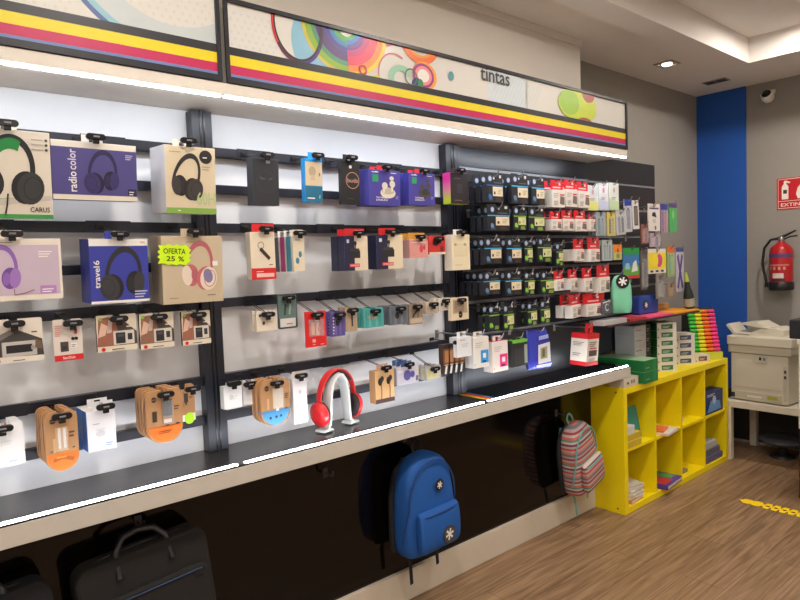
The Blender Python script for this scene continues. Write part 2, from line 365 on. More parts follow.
# printed sign panels
ZB, ZT = 2.1775, 2.4555; SH = ZT-ZB
FR = mat((36, 38, 46), .35)
def sign(x0, x1, label, draw):
    cx = (x0+x1)/2; w = x1-x0
    t = thing('sign_panel', label, 'sign', (cx, 0, ZB))
    b = MB(); b.box(-w/2+.001, .003, .001, w/2-.001, .055, SH-.001, mat((222, 221, 214), .22, noise=.02)); b.build('face', t)
    b = MB(); f = .014
    b.box(-w/2, -.006, 0, w/2, .002, .02, FR); b.box(-w/2, -.006, SH-f, w/2, .002, SH, FR); b.box(-w/2, -.006, .02, -w/2+f, .002, SH-f, FR); b.box(w/2-f, -.006, .02, w/2, .002, SH-f, FR); b.build('frame', t)
    b = MB(); z = .0195
    for hgt, m in ((.011, mat((106, 134, 186), .4)), (.029, mat((196, 40, 92), .4)), (.033, mat((232, 212, 34), .4)), (.027, mat((38, 38, 46), .4))):
        b.box(-w/2+f, .0005, z, w/2-f, .0028, z+hgt, m); z += hgt
    b.build('colour_stripes', t)
    p = Print(1, 1, .003, (-w/2+f, z, w/2-f, SH-f)); p.cx = cx; draw(p); p.build('printed_graphics', t)
    return t
def L_(p, px, py):
    q = at(px, py, 0); return q.x-p.cx+.5, q.z-ZB
def dots(p, px0, px1, py, m, n0, step=.026, r=.0055):
    x0 = L_(p, px0, py)[0]; x1 = L_(p, px1, py)[0]; i = 0; x = x0; y = p.nxt()
    while x < x1:
        for k in range(6):
            cx, cz = x-.5+(k % 2)*step/2, .13+k*step*.8
            p.poly([(cx+r*math.cos(2*PI*j/8), cz+r*math.sin(2*PI*j/8)) for j in range(8)], m, y)
        x += step
def sign_one(p):
    dots(p, -20, 70, 20, mat((212, 207, 197), .4), 0); dots(p, 130, 218, 50, mat((212, 207, 197), .4), 0)
    u, v = L_(p, 170, -62); q = L_(p, 112, 28); R = math.hypot(q[0]-u, q[1]-v)
    p.ring(u, v, R, R-.10, mat((196, 205, 206), .4), 180, 300); p.ring(u, v, R+.003, R-.012, mat((74, 96, 158), .4), 180, 300, n=60); p.ring(u, v, R-.012, R-.03, mat((140, 190, 205), .4), 180, 300, n=60)
def sign_two(p):
    G = lambda *c: mat(c, .36)
    dots(p, 232, 276, 40, G(204, 208, 206), 0); 
    x0, x1 = L_(p, 489, 95), L_(p, 526.5, 105)
    p.rect(x0[0], .1, x1[0], .3, G(205, 216, 220))
    for k in range(14):
        xx = x0[0]-.5+.025*k; p.poly([(xx, .12), (xx+.004, .12), (xx+.084, .24), (xx+.08, .24)], G(190, 205, 214), .0022)
    u, v = L_(p, 352, 30); zb = L_(p, 352, 76)[1]; R = v-zb
    # pale blue disc, then rainbow half rings
    bu, bv = L_(p, 330, 47); p.ell(bu, bv, .165, .165, G(138, 190, 214), 40)
    cols_l = [((1, .93), (206, 190, 70)), ((.93, .8), (140, 180, 60)), ((.8, .7), (80, 150, 110)), ((.7, .5), (84, 52, 120)), ((.5, .4), (70, 60, 150)), ((.4, .3), (60, 130, 190)), ((.3, .17), (80, 170, 80))]
    cols_r = [((1, .91), (240, 200, 40)), ((.91, .78), (240, 140, 50)), ((.78, .58), (222, 48, 90)), ((.58, .45), (190, 40, 120)), ((.45, .34), (110, 60, 150)), ((.34, .24), (60, 130, 200)), ((.24, .17), (90, 180, 90))]
    SX = (L_(p, 387, 60)[0]-L_(p, 302, 40)[0])/2/R; u = (L_(p, 387, 60)[0]+L_(p, 302, 40)[0])/2
    for (a, c), col in cols_l: p.ring(u, v, R*a, R*c, G(*col), 100, 272, sx=SX, n=44)
    for (a, c), col in cols_r: p.ring(u, v, R*a, R*c, G(*col), -88, 62, sx=SX, n=44)
    p.ell(u, v, R*.17*SX, R*.17, G(232, 228, 220))
    u, v = L_(p, 298, 25); R1 = v-L_(p, 298, 64)[1]
    for a, c, k in ((150, 215, (206, 50, 50)), (215, 275, (96, 30, 60)), (275, 330, (70, 50, 130)), (330, 390, (60, 40, 80)), (90, 150, (210, 70, 60))): S1 = (L_(p, 323, 40)[0]-L_(p, 270.5, 25)[0])/2/R1; p.ring(u, v, R1, R1*.92, G(*k), a, c, sx=S1); p.ring(u, v, R1*.92, R1*.86, mat((46, 30, 48), .36), a, c, sx=S1)
    u, v = L_(p, 399, 74); p.ring(u, v, .125, .113, G(206, 90, 110), -20, 120); p.ring(u-.02, v-.01, .09, .084, G(206, 110, 130), 60, 200)
    u, v = L_(p, 420, 42); r5 = v-L_(p, 420, 64)[1]; s5 = (L_(p, 439, 58)[0]-L_(p, 401, 50)[0])/2/r5; p.ring(u, v, r5, r5*.72, G(232, 112, 40), sx=s5); p.ring(u, v, r5*.72, r5*.6, G(230, 150, 60), sx=s5)
    u, v = L_(p, 424.5, 76); a6 = (L_(p, 437, 79)[0]-L_(p, 412, 73)[0])/2; b6 = v-L_(p, 424.5, 90)[1]; p.ell(u, v, a6, b6, G(240, 160, 70)); p.ell(u-a6*.1, v, a6*.86, b6*.86, G(150, 60, 130)); p.ell(u-a6*.08, v, a6*.68, b6*.68, G(236, 140, 150)); p.ell(u-a6*.08, v, a6*.46, b6*.46, G(236, 232, 224))
    u, v = L_(p, 417, 85); p.ell(u, v, .03, .03, G(44, 60, 120)); p.ell(u+.02, v+.008, .016, .02, G(60, 140, 90))
    u, v = L_(p, 402, 80); p.ring(u, v, .06, .036, G(150, 200, 170), 30, 260, sx=1.2); p.ring(u+.05, v+.02, .035, .029, G(80, 110, 100))
    u, v = L_(p, 377, 88); p.ring(u, v, .05, .03, G(220, 210, 70), 0, 180)
    u, v = L_(p, 363, 70); p.ring(u, v, .02, .012, G(190, 40, 70))
    u, v = L_(p, 451, 76); p.ell(u, v, .017, .02, G(96, 160, 170))
    a, c = L_(p, 480.5, 81), L_(p, 509.5, 81); q1, q2 = L_(p, 495, 83.3), L_(p, 495, 69.5)
    p.text('tintas', a[0], q1[1], c[0], q2[1], G(74, 74, 76))
    s = L_(p, 527.3, 110)[0]; p.rect(s-.003, 0, s+.003, .3, G(190, 186, 178))
    u, v = L_(p, 578, 106); old = p.clip; xr = L_(p, 596, 118)[0]-.5; p.clip = (old[0], old[1], xr, old[3])
    ru = u-L_(p, 558, 104)[0]; rv = L_(p, 577, 90)[1]-v; p.ell(u, v, ru, rv, G(196, 214, 60), 40); p.ell(u-ru*.45, v+.01, ru*.5, rv*.8, G(158, 200, 70), 40)
    a = L_(p, 586, 94); p.ell(a[0]+.02, a[1], .06, .045, G(176, 92, 78), 30); a = L_(p, 583, 124); p.ell(a[0]+.02, a[1], .08, .036, G(176, 92, 78), 30); p.clip = old
sign(X0, PX1, 'left printed sign panel with pale blue swoosh above coloured stripes', sign_one)
sign(PX2, XU, 'long printed sign panel with rainbow rings and the word tintas', sign_two)
# shelf counter
t = thing('shelf_counter', 'long shelf with dark glossy top, pale front edge and light strip', 'shelf', ((X0+XU)/2, .13, .845))
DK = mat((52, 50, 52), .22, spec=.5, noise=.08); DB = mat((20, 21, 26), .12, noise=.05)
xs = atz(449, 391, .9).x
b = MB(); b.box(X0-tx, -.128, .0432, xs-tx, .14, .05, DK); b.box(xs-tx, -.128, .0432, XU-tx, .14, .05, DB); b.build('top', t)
b = MB(); b.box(X0-tx, -.13, -.016, XU-tx, .14, .043, mat((200, 195, 185), .5)); b.build('board', t, .001)
for x0, x1 in ((X0+.02, atz(238, 464, .9).x), (atz(242, 461, .9).x, atz(480, 401, .9).x), (atz(484, 400, .9).x, XU-.02)):
    b = MB(); b.box(x0-tx, -.126, .0503, x1-tx, -.115, .0545, mat((235, 235, 238), .4), pz=LED, ny=LED, py=LED); b.build('light_strip', t)
b = MB(); q0 = atz(455, 393, .9).x-tx
for k, m in enumerate((YELLOW, ORANGE, RED, BLUE)): b.box(q0+k*.017, -.085, .0502, q0+k*.017+.013, .11, .051, m)
b.build('colour_strip', t)
# counter base
t = thing('counter_base', 'black base panel and cream plinth below the lit shelf', 'counter base', ((X0-.004)/2, .22, 0)); tb = (X0-.004)/2
b = MB(); b.box(X0-tb, 0, .142, -.004-tb, .03, .8285, mat((13, 9, 8), .09, spec=.32, noise=.1)); b.build('back_board', t)
b = MB(); b.box(X0-tb, -.02, 0, -.004-tb, .03, .141, mat((206, 196, 178), .5)); b.build('plinth', t, .002)
# posts, back panels, rails
PW = mat((226, 228, 230), .45, noise=.02); PB = mat((30, 33, 44), .35)
P1, P2 = (-2.475, -2.398), (-1.205, -1.11)
for x0, x1, lb in ((X0, P1[0]+.03, 'white back panel of the left bay behind the headphone boxes'), (P1[0]+.032, P2[0]+.03, 'white back panel of the middle bay behind the cable packs')):
    o = MB(); o.box(x0, .2702, .8955, x1, .285, 2.136, PW); tag(o.build('display_wall'), lb, 'display wall')
for (x0, x1), lb in ((P1, 'black upright post between the left and middle bays'), (P2, 'black upright post at left edge of dark slatwall')):
    t = thing('upright_post', lb, 'post', ((x0+x1)/2, .24, .8955)); w = (x1-x0)/2
    b = MB(); b.box(-w, -.02, 0, w, .0295, 1.235, PB); b.build('post', t, .003)
    b = MB(); b.box(-w*.25, -.023, 0, -w*.12, -.0202, 1.235, HOLDER); b.build('slot_strip', t)
    b = MB(); b.box(w*.12, -.023, 0, w*.25, -.0202, 1.235, HOLDER); b.build('slot_strip', t)
RNAME = ['top', 'second', 'third', 'lowest']; LOWZ = [1.857, 1.577, None, 1.012]
for bay, (x0, x1) in (('left', (X0, P1[0]-.001)), ('middle', (P1[1]+.001, P2[0]-.001))):
    for k, z in enumerate(RAILZ):
        t = thing('hook_rail', f'black hook rail, {RNAME[k]} of the {bay} bay', 'rail', ((x0+x1)/2, .25, z), group='black rails across the bays'); w = (x1-x0)/2
        b = MB(); b.box(-w, -.012, -.017, w, .0198, .017, PB); b.build('bar', t, .002)
        x = -w+.1
        while x < w-.2:
            b = MB(); b.box(x, -.0145, -.019, x+.14, -.0122, .0195, PB); b.build('clip_plate', t); x += .34
        if LOWZ[k] and not (bay == 'middle' and k == 1):
            o = MB(); o.box(x0, .238, LOWZ[k]-.016, x1, .2698, LOWZ[k]+.016, PB)
            tag(o.build('support_bar', bevel=.002), f'plain black bar under the {RNAME[k]} rail of the {bay} bay', 'bar', 'black rails across the bays')
# slatwall
SLZ = [2.03, 1.86, 1.683, 1.507, 1.345, 1.172]
SLB = mat((28, 31, 40), .3, noise=.1); SLR = mat((150, 154, 160), .35, .3)
def slatwall(x0, x1, z0, z1, y, label):
    t = thing('slatwall', label, 'slatwall', ((x0+x1)/2, y, z0)); w = (x1-x0)/2
    zs = [z for z in SLZ if z0+.02 < z < z1-.02]; zz = [z0]+sorted(zs)+[z1]; b = MB(); g = MB()
    for i in range(len(zz)-1):
        a = zz[i]+(.008 if i else 0); c = zz[i+1]-(.008 if i < len(zz)-2 else 0); b.box(-w, 0, a-z0, w, .025, c-z0, SLB)
    b.box(-w, .0185, 0, w, .03, z1-z0, BLACK); b.build('board', t)
    for z in zs: g.box(-w, .006, z-z0-.0075, w, .018, z-z0+.0075, SLR)
    g.build('groove_rail', t); return t
slatwall(P2[1]+.001, XU-.012, .8955, 2.1365, .262, 'dark slatwall behind the ink packs under the canopy')
slatwall(XU-.01, .94, .93, 2.185, .275, 'dark slatwall beyond the canopy holding stationery')
# ------------------------------------------------------------------ left bay, top two rows: headphone cartons
G = lambda *c: mat(c, .45)
def d_green(p):
    p.rect(0, 0, 1, .05, G(60, 150, 70)); p.quad([(0, .2), (1, .26), (1, .27), (0, .21)], G(120, 190, 110)); p.quad([(0, .12), (1, .22), (1, .27), (0, .2)], G(196, 188, 176))
    headphones(p, .37, .56, p.h*.76, G(28, 30, 30), G(48, 50, 50), G(20, 22, 22), .05, G(20, 130, 60), sp=.22); p.tube([((.35-.5)*p.w, -.003, .28*p.h), ((.33-.5)*p.w, -.003, .15*p.h), ((.3-.5)*p.w, -.003, .05*p.h)], .002, BLACK)
    p.text('CARUS', .66, .075, .95, .135, G(40, 36, 40))
    for k in range(3): p.rect(.72, .9-.055*k, .9, .915-.055*k, G(170, 165, 155)); p.ell(.94, .907-.055*k, .004, .004, G(60, 60, 60))
box('headset_box', 'pale gaming headset box with green and black headset, far left of top row', 'box', (-16, 128, 53.5, 218), .06, .085, G(214, 206, 190), G(220, 214, 200), draw=d_green, tilt=4, hk='the gaming headset box', hx=-.02)
def d_radio(p):
    p.rect(0, .09, 1, .89, G(76, 71, 130)); p.text('radio', .18, .14, .275, .48, WHITE, True); p.text('color', .18, .51, .275, .86, G(214, 210, 228), True)
    headphones(p, .58, .5, p.h*.74, G(40, 34, 76), G(52, 46, 98), G(26, 22, 52), .03, near=-1, sp=.17)
    p.lines(.86, .74, .95, .84, 3, G(190, 186, 214)); p.rect(.88, .1, .98, .22, G(36, 32, 66)); p.lines(.895, .115, .965, .2, 2, WHITE)
box('headset_box', 'purple boxed headphones lettered radio color in top row', 'box', (53, 139.5, 137.5, 199), .06, .075, G(226, 220, 206), G(84, 78, 120), draw=d_radio, tilt=4.5, hk='the purple headphone box')
def d_sixty(p):
    p.rect(0, 0, 1, .085, G(130, 172, 76)); headphones(p, .4, .55, p.h*.68, G(40, 38, 38), G(56, 52, 50), G(30, 28, 28), .12, sp=.13)
    p.ell(.8, .86, .022, .022, G(30, 28, 28), 24); p.lines(.74, .84, .86, .88, 1, WHITE); p.text('60H', .6, .13, .97, .33, G(176, 200, 140))
    p.lines(.08, .9, .4, .93, 1, G(190, 150, 90)); p.lines(.72, .66, .92, .74, 2, G(170, 160, 140)); p.lines(.22, .035, .3, .065, 1, WHITE)
box('headset_box', 'cream headphone box with round black badge and green foot', 'box', (166.5, 145, 216.5, 213), .06, .13, G(212, 198, 168), G(220, 220, 224), draw=d_sixty, tilt=3.5, hk='the cream headphone box', hx=-.01)
def d_lilac(p):
    p.rect(.0, .09, .97, .9, G(196, 180, 196)); headphones(p, .36, .52, p.h*.76, G(140, 100, 176), G(158, 118, 190), G(112, 76, 150), .05, near=-1)
    p.tube([((.5-.5)*p.w, -.0025, .2*p.h), ((.5-.5)*p.w, -.0025, .1*p.h), ((.6-.5)*p.w, -.0025, .12*p.h), ((.7-.5)*p.w, -.0025, .17*p.h)], .0012, G(150, 90, 110))
    p.rect(.76, .1, .93, .23, G(176, 130, 190)); p.lines(.78, .12, .92, .2, 2, WHITE); p.lines(.76, .7, .9, .82, 3, WHITE); p.lines(.3, .935, .6, .96, 1, GREY)
box('headset_box', 'lilac boxed headphones at the left end of second row', 'box', (-38, 239, 64, 304), .06, .08, G(228, 220, 206), G(228, 220, 206), draw=d_lilac, tilt=3, hk='the lilac headphone box')
def d_travel(p):
    p.rect(0, .0, 1, .04, WHITE); p.rect(0, .89, 1, 1, WHITE); headphones(p, .56, .47, p.h*.8, G(40, 40, 44), G(54, 54, 58), G(28, 28, 32), .04, near=-1)
    p.text('travel', .06, .24, .16, .58, WHITE, True); p.text('6', .06, .6, .16, .67, WHITE, True); p.lines(.74, .07, .96, .2, 3, G(190, 195, 220)); p.rect(.86, .93, .95, .96, G(210, 180, 170))
box('headset_box', 'dark blue boxed headphones lettered travel6 in second row', 'box', (91.5, 239, 150, 304.5), .06, .1, G(54, 62, 158), G(44, 52, 140), WHITE, draw=d_travel, tilt=3, hk='the dark blue headphone box')
def d_kraft(p):
    headphones(p, .58, .56, p.h*.72, G(176, 96, 104), G(226, 210, 194), G(190, 104, 108), .06, sp=.15); p.ell(.74, .4, .016, .024, G(130, 120, 160), rot=.2)
    p.rect(.82, .55, .91, .62, WHITE); p.lines(.1, .08, .3, .11, 1, G(150, 130, 105)); p.lines(.72, .1, .92, .13, 1, G(120, 100, 80)); p.lines(.38, .9, .6, .94, 1, G(170, 150, 120))
t = box('headset_box', 'kraft brown box of pink headphones with yellow offer star', 'box', (163.5, 236, 224, 305), .06, .1, BOARD, G(172, 156, 128), draw=d_kraft, tilt=3, hk='the kraft headphone box', hx=.005)
# neon price star glued on the kraft box
a, c2 = at(157, 266, .05), at(190, 244, .05); w, h = c2.x-a.x, c2.z-a.z
b = MB(); n = 26; pts = []
for k in range(n):
    an = 2*PI*k/n; q = 1 if k % 2 == 0 else .84; cx_, sx_ = math.cos(an), math.sin(an)
    sc = 1/max(abs(cx_), abs(sx_))**.86; pts.append((w*.5*cx_*sc*q, h*.5*sx_*sc*q+h/2))
th = math.radians(3); zoff = a.z-t.location.z; 
st = MB(); st.prism(pts, -.0045, -.0035, mat((206, 246, 20), .5)); so = st.build('offer_star', t)
so.location = ((a.x+c2.x)/2-t.location.x, 0, zoff); so.rotation_euler = (0, math.radians(3), 0)
p = Print(w, h, -.0045); p.text('OFERTA', .17, .54, .82, .8, G(24, 34, 10)); p.text('25 %', .26, .2, .78, .44, G(24, 34, 10)); q = p.build('offer_lettering', so)
# ------------------------------------------------------------------ left bay, third row: memory packs
def d_usb(p):
    p.quad([(0, .3), (.5, .78), (.98, .5), (1, .12), (0, .16)], G(62, 60, 60)); p.quad([(0, .5), (.42, .75), (.5, .68), (0, .36)], G(120, 116, 108)); p.rect(.28, .14, .88, .48, G(186, 182, 174))
    p.rect(.35, .22, .8, .4, G(30, 30, 34)); p.rect(.78, .27, .86, .36, CHROME); p.ell(.2, .06, .006, .006, RED); p.lines(.45, .04, .75, .075, 1, BLACK); p.lines(.8, .66, .94, .72, 1, BLACK); p.quad([(.85, .3), (.97, .26), (.97, .45), (.86, .5)], G(110, 90, 70))
card('usb_stick_pack', 'white card pack with black usb stick, left end of third row', 'pack', (-14, 321, 45, 366), .1, G(222, 214, 200), d_usb, .006, .004, hk='the usb stick pack')
def d_sd(p):
    p.rect(0, 0, 1, .14, RED); p.text('SanDisk', .28, .04, .72, .1, WHITE); p.rect(.22, .22, .5, .46, G(70, 66, 64)); p.rect(.27, .26, .45, .36, G(44, 42, 42)); p.rect(.58, .3, .8, .42, WHITE); p.lines(.6, .32, .78, .4, 2, GREY)
    p.lines(.06, .6, .3, .88, 6, G(206, 140, 130)); p.ell(.66, .52, .005, .005, BLACK); p.ell(.78, .52, .005, .005, BLACK); p.rect(.72, .63, .82, .76, RED); p.rect(.73, .7, .81, .75, BLACK)
card('memory_card_pack', 'small memory card pack with red band at the bottom', 'pack', (55, 320, 84, 362), .1, G(216, 206, 196), d_sd, .004, .002, hk='the red banded memory card pack', hookx=.012)
def d_mem(k):
    def f(p):
        p.quad([(0, .15), (.62, .15), (.5, .8), (.3, .95), (.05, .9)], G(150, 96, 76) if k != 1 else G(140, 100, 80)); p.quad([(.02, .4), (.2, .45), (.28, .7), (.12, .8)], G(216, 180, 160)); p.quad([(.24, .5), (.36, .52), (.4, .86), (.3, .86)], G(200, 176, 166))
        p.quad([(.55, .15), (1, .15), (1, .5), (.7, .8), (.5, .8)], G(76, 66, 58)); p.rect(.4, .17, .93, .55, G(206, 200, 190)); p.rect(.46, .2, .7, .5, G(36, 36, 40)); p.rect(.5, .38, .66, .46, G(70, 70, 76)); p.rect(.76, .28, .88, .46, G(46, 46, 50))
        p.ell(.14, .07, .006, .006, RED); p.lines(.35, .045, .8, .085, 1, BLACK); p.ell(.1, .9, .005, .005, LGREEN); p.lines(.74, .64, .92, .7, 1, WHITE)
    return f
MS = G(60, 50, 44)
for k, (px, lb) in enumerate((((98, 316, 138, 353), 'brown photo memory card pack, left one of three in third row'), ((141, 314, 175, 350), 'brown photo memory card pack, middle one of three in third row'), ((183, 312, 211.5, 346), 'brown photo memory card pack, right one of three beside the post'))):
    tt = card('memory_card_pack', lb, 'pack', px, .1, G(222, 212, 190), d_mem(k), .004, .004, d=.012, side=MS, hk=('the left', 'the middle', 'the right')[k]+' brown memory card pack', group='brown memory card packs', hookx=.004)
# ------------------------------------------------------------------ left bay, lowest row
def d_plain(p):
    p.ell(.62, .84, .006, .006, ORANGE); p.lines(.5, .1, .85, .16, 1, G(180, 200, 225)); p.lines(.3, .5, .7, .62, 2, G(214, 214, 214))
t = card('white_pack', 'white card pack at the far left of lowest row', 'pack', (-8, 425, 26.5, 470), .1, G(226, 226, 226), d_plain, .012, .002, d=.008, hk='the white packs at far left', hookx=-.012)
stack(t, 4, .024, 'white card pack with orange dot at far left', 'white packs at the far left')
OB = G(236, 118, 44); OB2 = mat((246, 150, 60), .4)
def bottom_lobe(p, m, v):                                   # coloured rounded foot of a kraft card
    w, h = p.w, p.h; r = w*.47; pts = []
    for k in range(17):
        a = math.radians(180+180*k/16); pts.append((r*math.cos(a), r*1.02+r*math.sin(a)))
    pts += [(r, v*h), (-r, v*h)]; p.poly(pts, m)
def d_cable(p):
    bottom_lobe(p, OB, .30); p.ell(.24, .85, .008, .008, G(60, 44, 34)); p.rect(.16, .845, .3, .855, KRAFT)
    p.rect(.22, .32, .3, .56, G(196, 160, 120)); p.rect(.3, .34, .68, .74, G(196, 158, 116)); p.rect(.38, .38, .46, .72, G(226, 216, 204)); p.rect(.54, .38, .62, .72, G(226, 216, 204))
    p.lines(.72, .55, .92, .68, 2, G(90, 62, 44)); p.lines(.8, .36, .92, .4, 1, G(60, 44, 34)); p.lines(.12, .34, .25, .38, 1, G(90, 62, 44)); p.quad([(.2, .16), (.5, .2), (.8, .14), (.86, .2), (.5, .26), (.2, .22)], G(170, 90, 50)); p.rect(.3, .22, .6, .25, OB2)
t = card('cable_pack', 'x', 'pack', (47.5, 413, 80.5, 474), .085, KRAFT, d_cable, .02, .05, d=.012, tilt=2, hk='the orange footed cable packs', side=G(196, 140, 90), blister=(.34, .36, .66, .72, .012))
stack(t, 5, .0265, 'kraft cable pack with orange rounded foot in left bay', 'orange footed cable packs')
def d_wb(p): p.lines(.2, .66, .55, .7, 1, G(150, 160, 175)); p.lines(.3, .5, .7, .55, 2, G(196, 204, 214)); p.ell(.45, .42, .014, .01, G(206, 210, 214)); p.lines(.62, .1, .9, .2, 2, G(120, 160, 215))
t = box('charger_box', 'x', 'box', (88.5, 412, 117.5, 453), .095, .055, G(226, 228, 232), G(30, 116, 216), WHITE, d_wb, hk='the white and blue charger boxes', hx=.012)
stack(t, 2, .057, 'white fronted charger box with blue side', 'white and blue charger boxes')
def d_chg(p):
    bottom_lobe(p, OB, .30); p.ell(.2, .84, .008, .009, G(50, 36, 28)); p.rect(.12, .835, .28, .845, KRAFT); p.rect(.4, .36, .72, .82, G(150, 112, 78)); p.rect(.44, .5, .7, .8, G(36, 34, 34)); p.rect(.46, .37, .68, .44, G(226, 214, 196))
    p.rect(.14, .42, .27, .62, G(60, 48, 40)); p.lines(.76, .6, .93, .7, 2, G(80, 56, 40)); p.lines(.5, .32, .64, .36, 1, G(50, 36, 28)); p.lines(.3, .18, .75, .25, 2, G(150, 76, 36)); p.lines(.8, .32, .93, .37, 1, G(50, 36, 28))
t = card('charger_pack', 'x', 'pack', (148.5, 392, 184, 446), .085, KRAFT, d_chg, .016, .05, d=.014, tilt=2, hk='the orange footed charger packs', side=G(206, 150, 100), blister=(.42, .36, .71, .8, .014))
stack(t, 4, .03, 'kraft charger pack with orange foot and black plug', 'orange footed charger packs')
def d_gr(p):
    p.ell(.16, .86, .008, .009, G(50, 36, 28)); p.rect(.55, .5, .72, .75, G(60, 52, 46)); p.rect(.6, .44, .66, .5, G(30, 30, 30)); p.lines(.75, .6, .95, .68, 2, G(90, 62, 44)); p.quad([(0, 0), (1, 0), (1, .2), (0, .14)], G(226, 220, 205)); p.ell(.74, .07, .018, .02, G(176, 232, 40))
card('adapter_pack', 'single kraft pack with lime green spot next to the post', 'pack', (172, 386, 196, 424), .17, KRAFT, d_gr, .014, .012, d=.004, hk='the lime spotted adapter pack', hookx=.02, tip=.03)
# ------------------------------------------------------------------ middle bay, top row
def d_bk(p):
    p.quad([(.25, .62), (.45, .57), (.5, .6), (.45, .55), (.3, .56)], G(84, 86, 90)); p.quad([(.55, .55), (.78, .62), (.7, .56)], G(84, 86, 90)); p.ring(.5, .5, p.w*.36, p.w*.345, G(58, 60, 64)); p.rect(.5, .9, .66, .96, G(150, 152, 155))
box('phone_case_box', 'dark grey box with faint pattern, first in middle bay', 'box', (253.5, 158, 279.5, 205), .085, .045, G(44, 46, 50), G(66, 70, 76), draw=d_bk, tilt=3, hk='the dark grey box')
def d_bb(p): p.rect(0, .38, .98, .92, G(206, 188, 156)); p.rect(0, 0, .98, .37, G(30, 106, 136)); p.ell(.4, .7, .016, .02, G(176, 158, 130)); p.rect(.3, .5, .55, .62, G(190, 172, 142)); p.rect(.78, .6, .86, .68, G(120, 110, 96)); p.lines(.1, .08, .7, .14, 1, WHITE); p.lines(.78, .1, .86, .18, 2, WHITE)
box('earphone_box', 'bright blue box with kraft and teal front in middle bay', 'box', (306, 158, 323, 202), .085, .03, G(30, 150, 226), G(30, 150, 226), G(30, 150, 226), d_bb, tilt=2, hk='the bright blue box', hx=.012)
def d_ring(p):
    p.ring(.6, .55, p.w*.36, p.w*.33, G(190, 140, 120)); p.text('buds', .32, .5, .88, .6, G(190, 140, 120)); p.ell(.5, .86, .007, .007, WHITE); p.lines(.3, .12, .8, .16, 1, G(70, 60, 60))
box('earbud_box', 'slim black box with copper ring drawn on front', 'box', (342, 160, 360.5, 204), .085, .02, G(24, 24, 26), G(36, 36, 38), draw=d_ring, tilt=1, hk='the slim black box')
def d_ear(dark):
    def f(p):
        m = G(70, 66, 62) if dark else G(214, 206, 188); m2 = G(50, 46, 44) if dark else G(180, 170, 150)
        p.rect(.12, .66, .3, .86, G(40, 150, 90)); p.lines(.1, .92, .4, .96, 1, WHITE); p.lines(.7, .92, .95, .96, 1, WHITE)
        p.ell(.6, .36, p.w*.24, p.h*.15, m); p.ell(.6, .42, p.w*.2, p.h*.1, m2); p.ell(.5, .56, p.w*.09, p.h*.1, m, rot=.4); p.rect(.44, .36, .5, .54, m); p.ell(.74, .62, p.w*.09, p.h*.1, m, rot=-.4); p.ell(.72, .78, p.w*.07, p.h*.06, m); p.rect(.7, .4, .76, .6, m)
        p.text('TRUE WIRELESS', .22, .2, .55, .25, WHITE); p.text('EARBUDS', .22, .13, .58, .18, WHITE); p.lines(.84, .2, .95, .3, 2, G(150, 150, 200)); p.lines(.2, .93, .3, .98, 1, WHITE)
    return f
PU = G(70, 62, 148); PUS = G(62, 62, 160)
for px, dk, lb, n in (((369, 169, 400.5, 205), 0, 'purple earbud box with white earbuds picture', 2), ((409, 172.5, 435, 204.5), 1, 'purple earbud box with black earbuds picture', 2)):
    t = box('earbud_box', lb, 'box', px, .075, .04, PU, PUS, draw=d_ear(dk), tilt=1.5, hk='the '+lb[:17]+('es with white earbuds' if not dk else 'es with black earbuds'), tab=RED, tabw=.034, tabh=.02, hx=.005)
    stack(t, n, .044, lb, 'purple earbud boxes in the top row', dz=.001)
def grad_mat():
    m = bpy.data.materials.new('pink to lime'); m.use_nodes = True; nt = m.node_tree; b = nt.nodes['Principled BSDF']
    tc = nt.nodes.new('ShaderNodeTexCoord'); sp = nt.nodes.new('ShaderNodeSeparateXYZ'); rp = nt.nodes.new('ShaderNodeValToRGB')
    nt.links.new(tc.outputs['Generated'], sp.inputs[0]); nt.links.new(sp.outputs['Z'], rp.inputs[0]); e = rp.color_ramp.elements
    e[0].position = .15; e[0].color = lin((200, 216, 60)); e[1].position = .75; e[1].color = lin((214, 50, 150)); q = rp.color_ramp.elements.new(.45); q.color = lin((220, 130, 150))
    nt.links.new(rp.outputs[0], b.inputs['Base Color']); b.inputs['Roughness'].default_value = .4; return m
def d_gb(p): p.lines(.2, .8, .7, .86, 1, G(90, 80, 90)); p.rect(.35, .35, .65, .65, G(52, 44, 50)); p.lines(.2, .1, .8, .16, 1, G(120, 100, 90))
box('speaker_box', 'black box with pink to lime side at the dark slatwall edge', 'box', (451, 172, 469, 203.5), .085, .05, G(34, 28, 32), grad_mat(), draw=d_gb, hk='the pink and lime sided box')
# ------------------------------------------------------------------ middle bay, second row
def d_kr(p): p.rect(0, 0, 1, .24, RED); p.rect(.2, .05, .92, .13, G(230, 190, 176)); p.lines(.2, .16, .6, .19, 1, WHITE); p.ring(.42, .72, p.w*.13, p.w*.11, G(60, 54, 50)); p.quad([(.34, .62), (.44, .68), (.8, .46), (.72, .4)], G(56, 48, 44)); p.lines(.72, .3, .94, .34, 1, G(110, 80, 70))
t = box('car_charger_box', 'white box with red foot and black keyring charger drawing', 'box', (252, 232, 276.5, 280), .085, .035, G(222, 210, 186), G(216, 206, 190), draw=d_kr, hk='the white and red keyring charger box', tab=RED, tabw=.055, tabh=.03, hx=.01)
def d_st(p): p.ell(.35, .3, .008, .012, G(70, 130, 150)); p.ell(.6, .48, .007, .012, G(70, 130, 150)); p.lines(.2, .88, .8, .92, 1, G(110, 100, 90))
cols = [(G(70, 150, 170), 'teal'), (G(186, 60, 130), 'magenta'), (G(90, 96, 104), 'grey')]
cx, z0, w, h = spot((294, 236, 305.5, 271.5), .09)
t = box('cable_box', 'slim cream boxed cable with two small blue cables drawn', 'box', None, .09, .012, G(220, 208, 184), G(206, 196, 180), draw=d_st, spotv=(cx, z0, w, h), hk='the slim boxed cables', group='slim boxed cables')
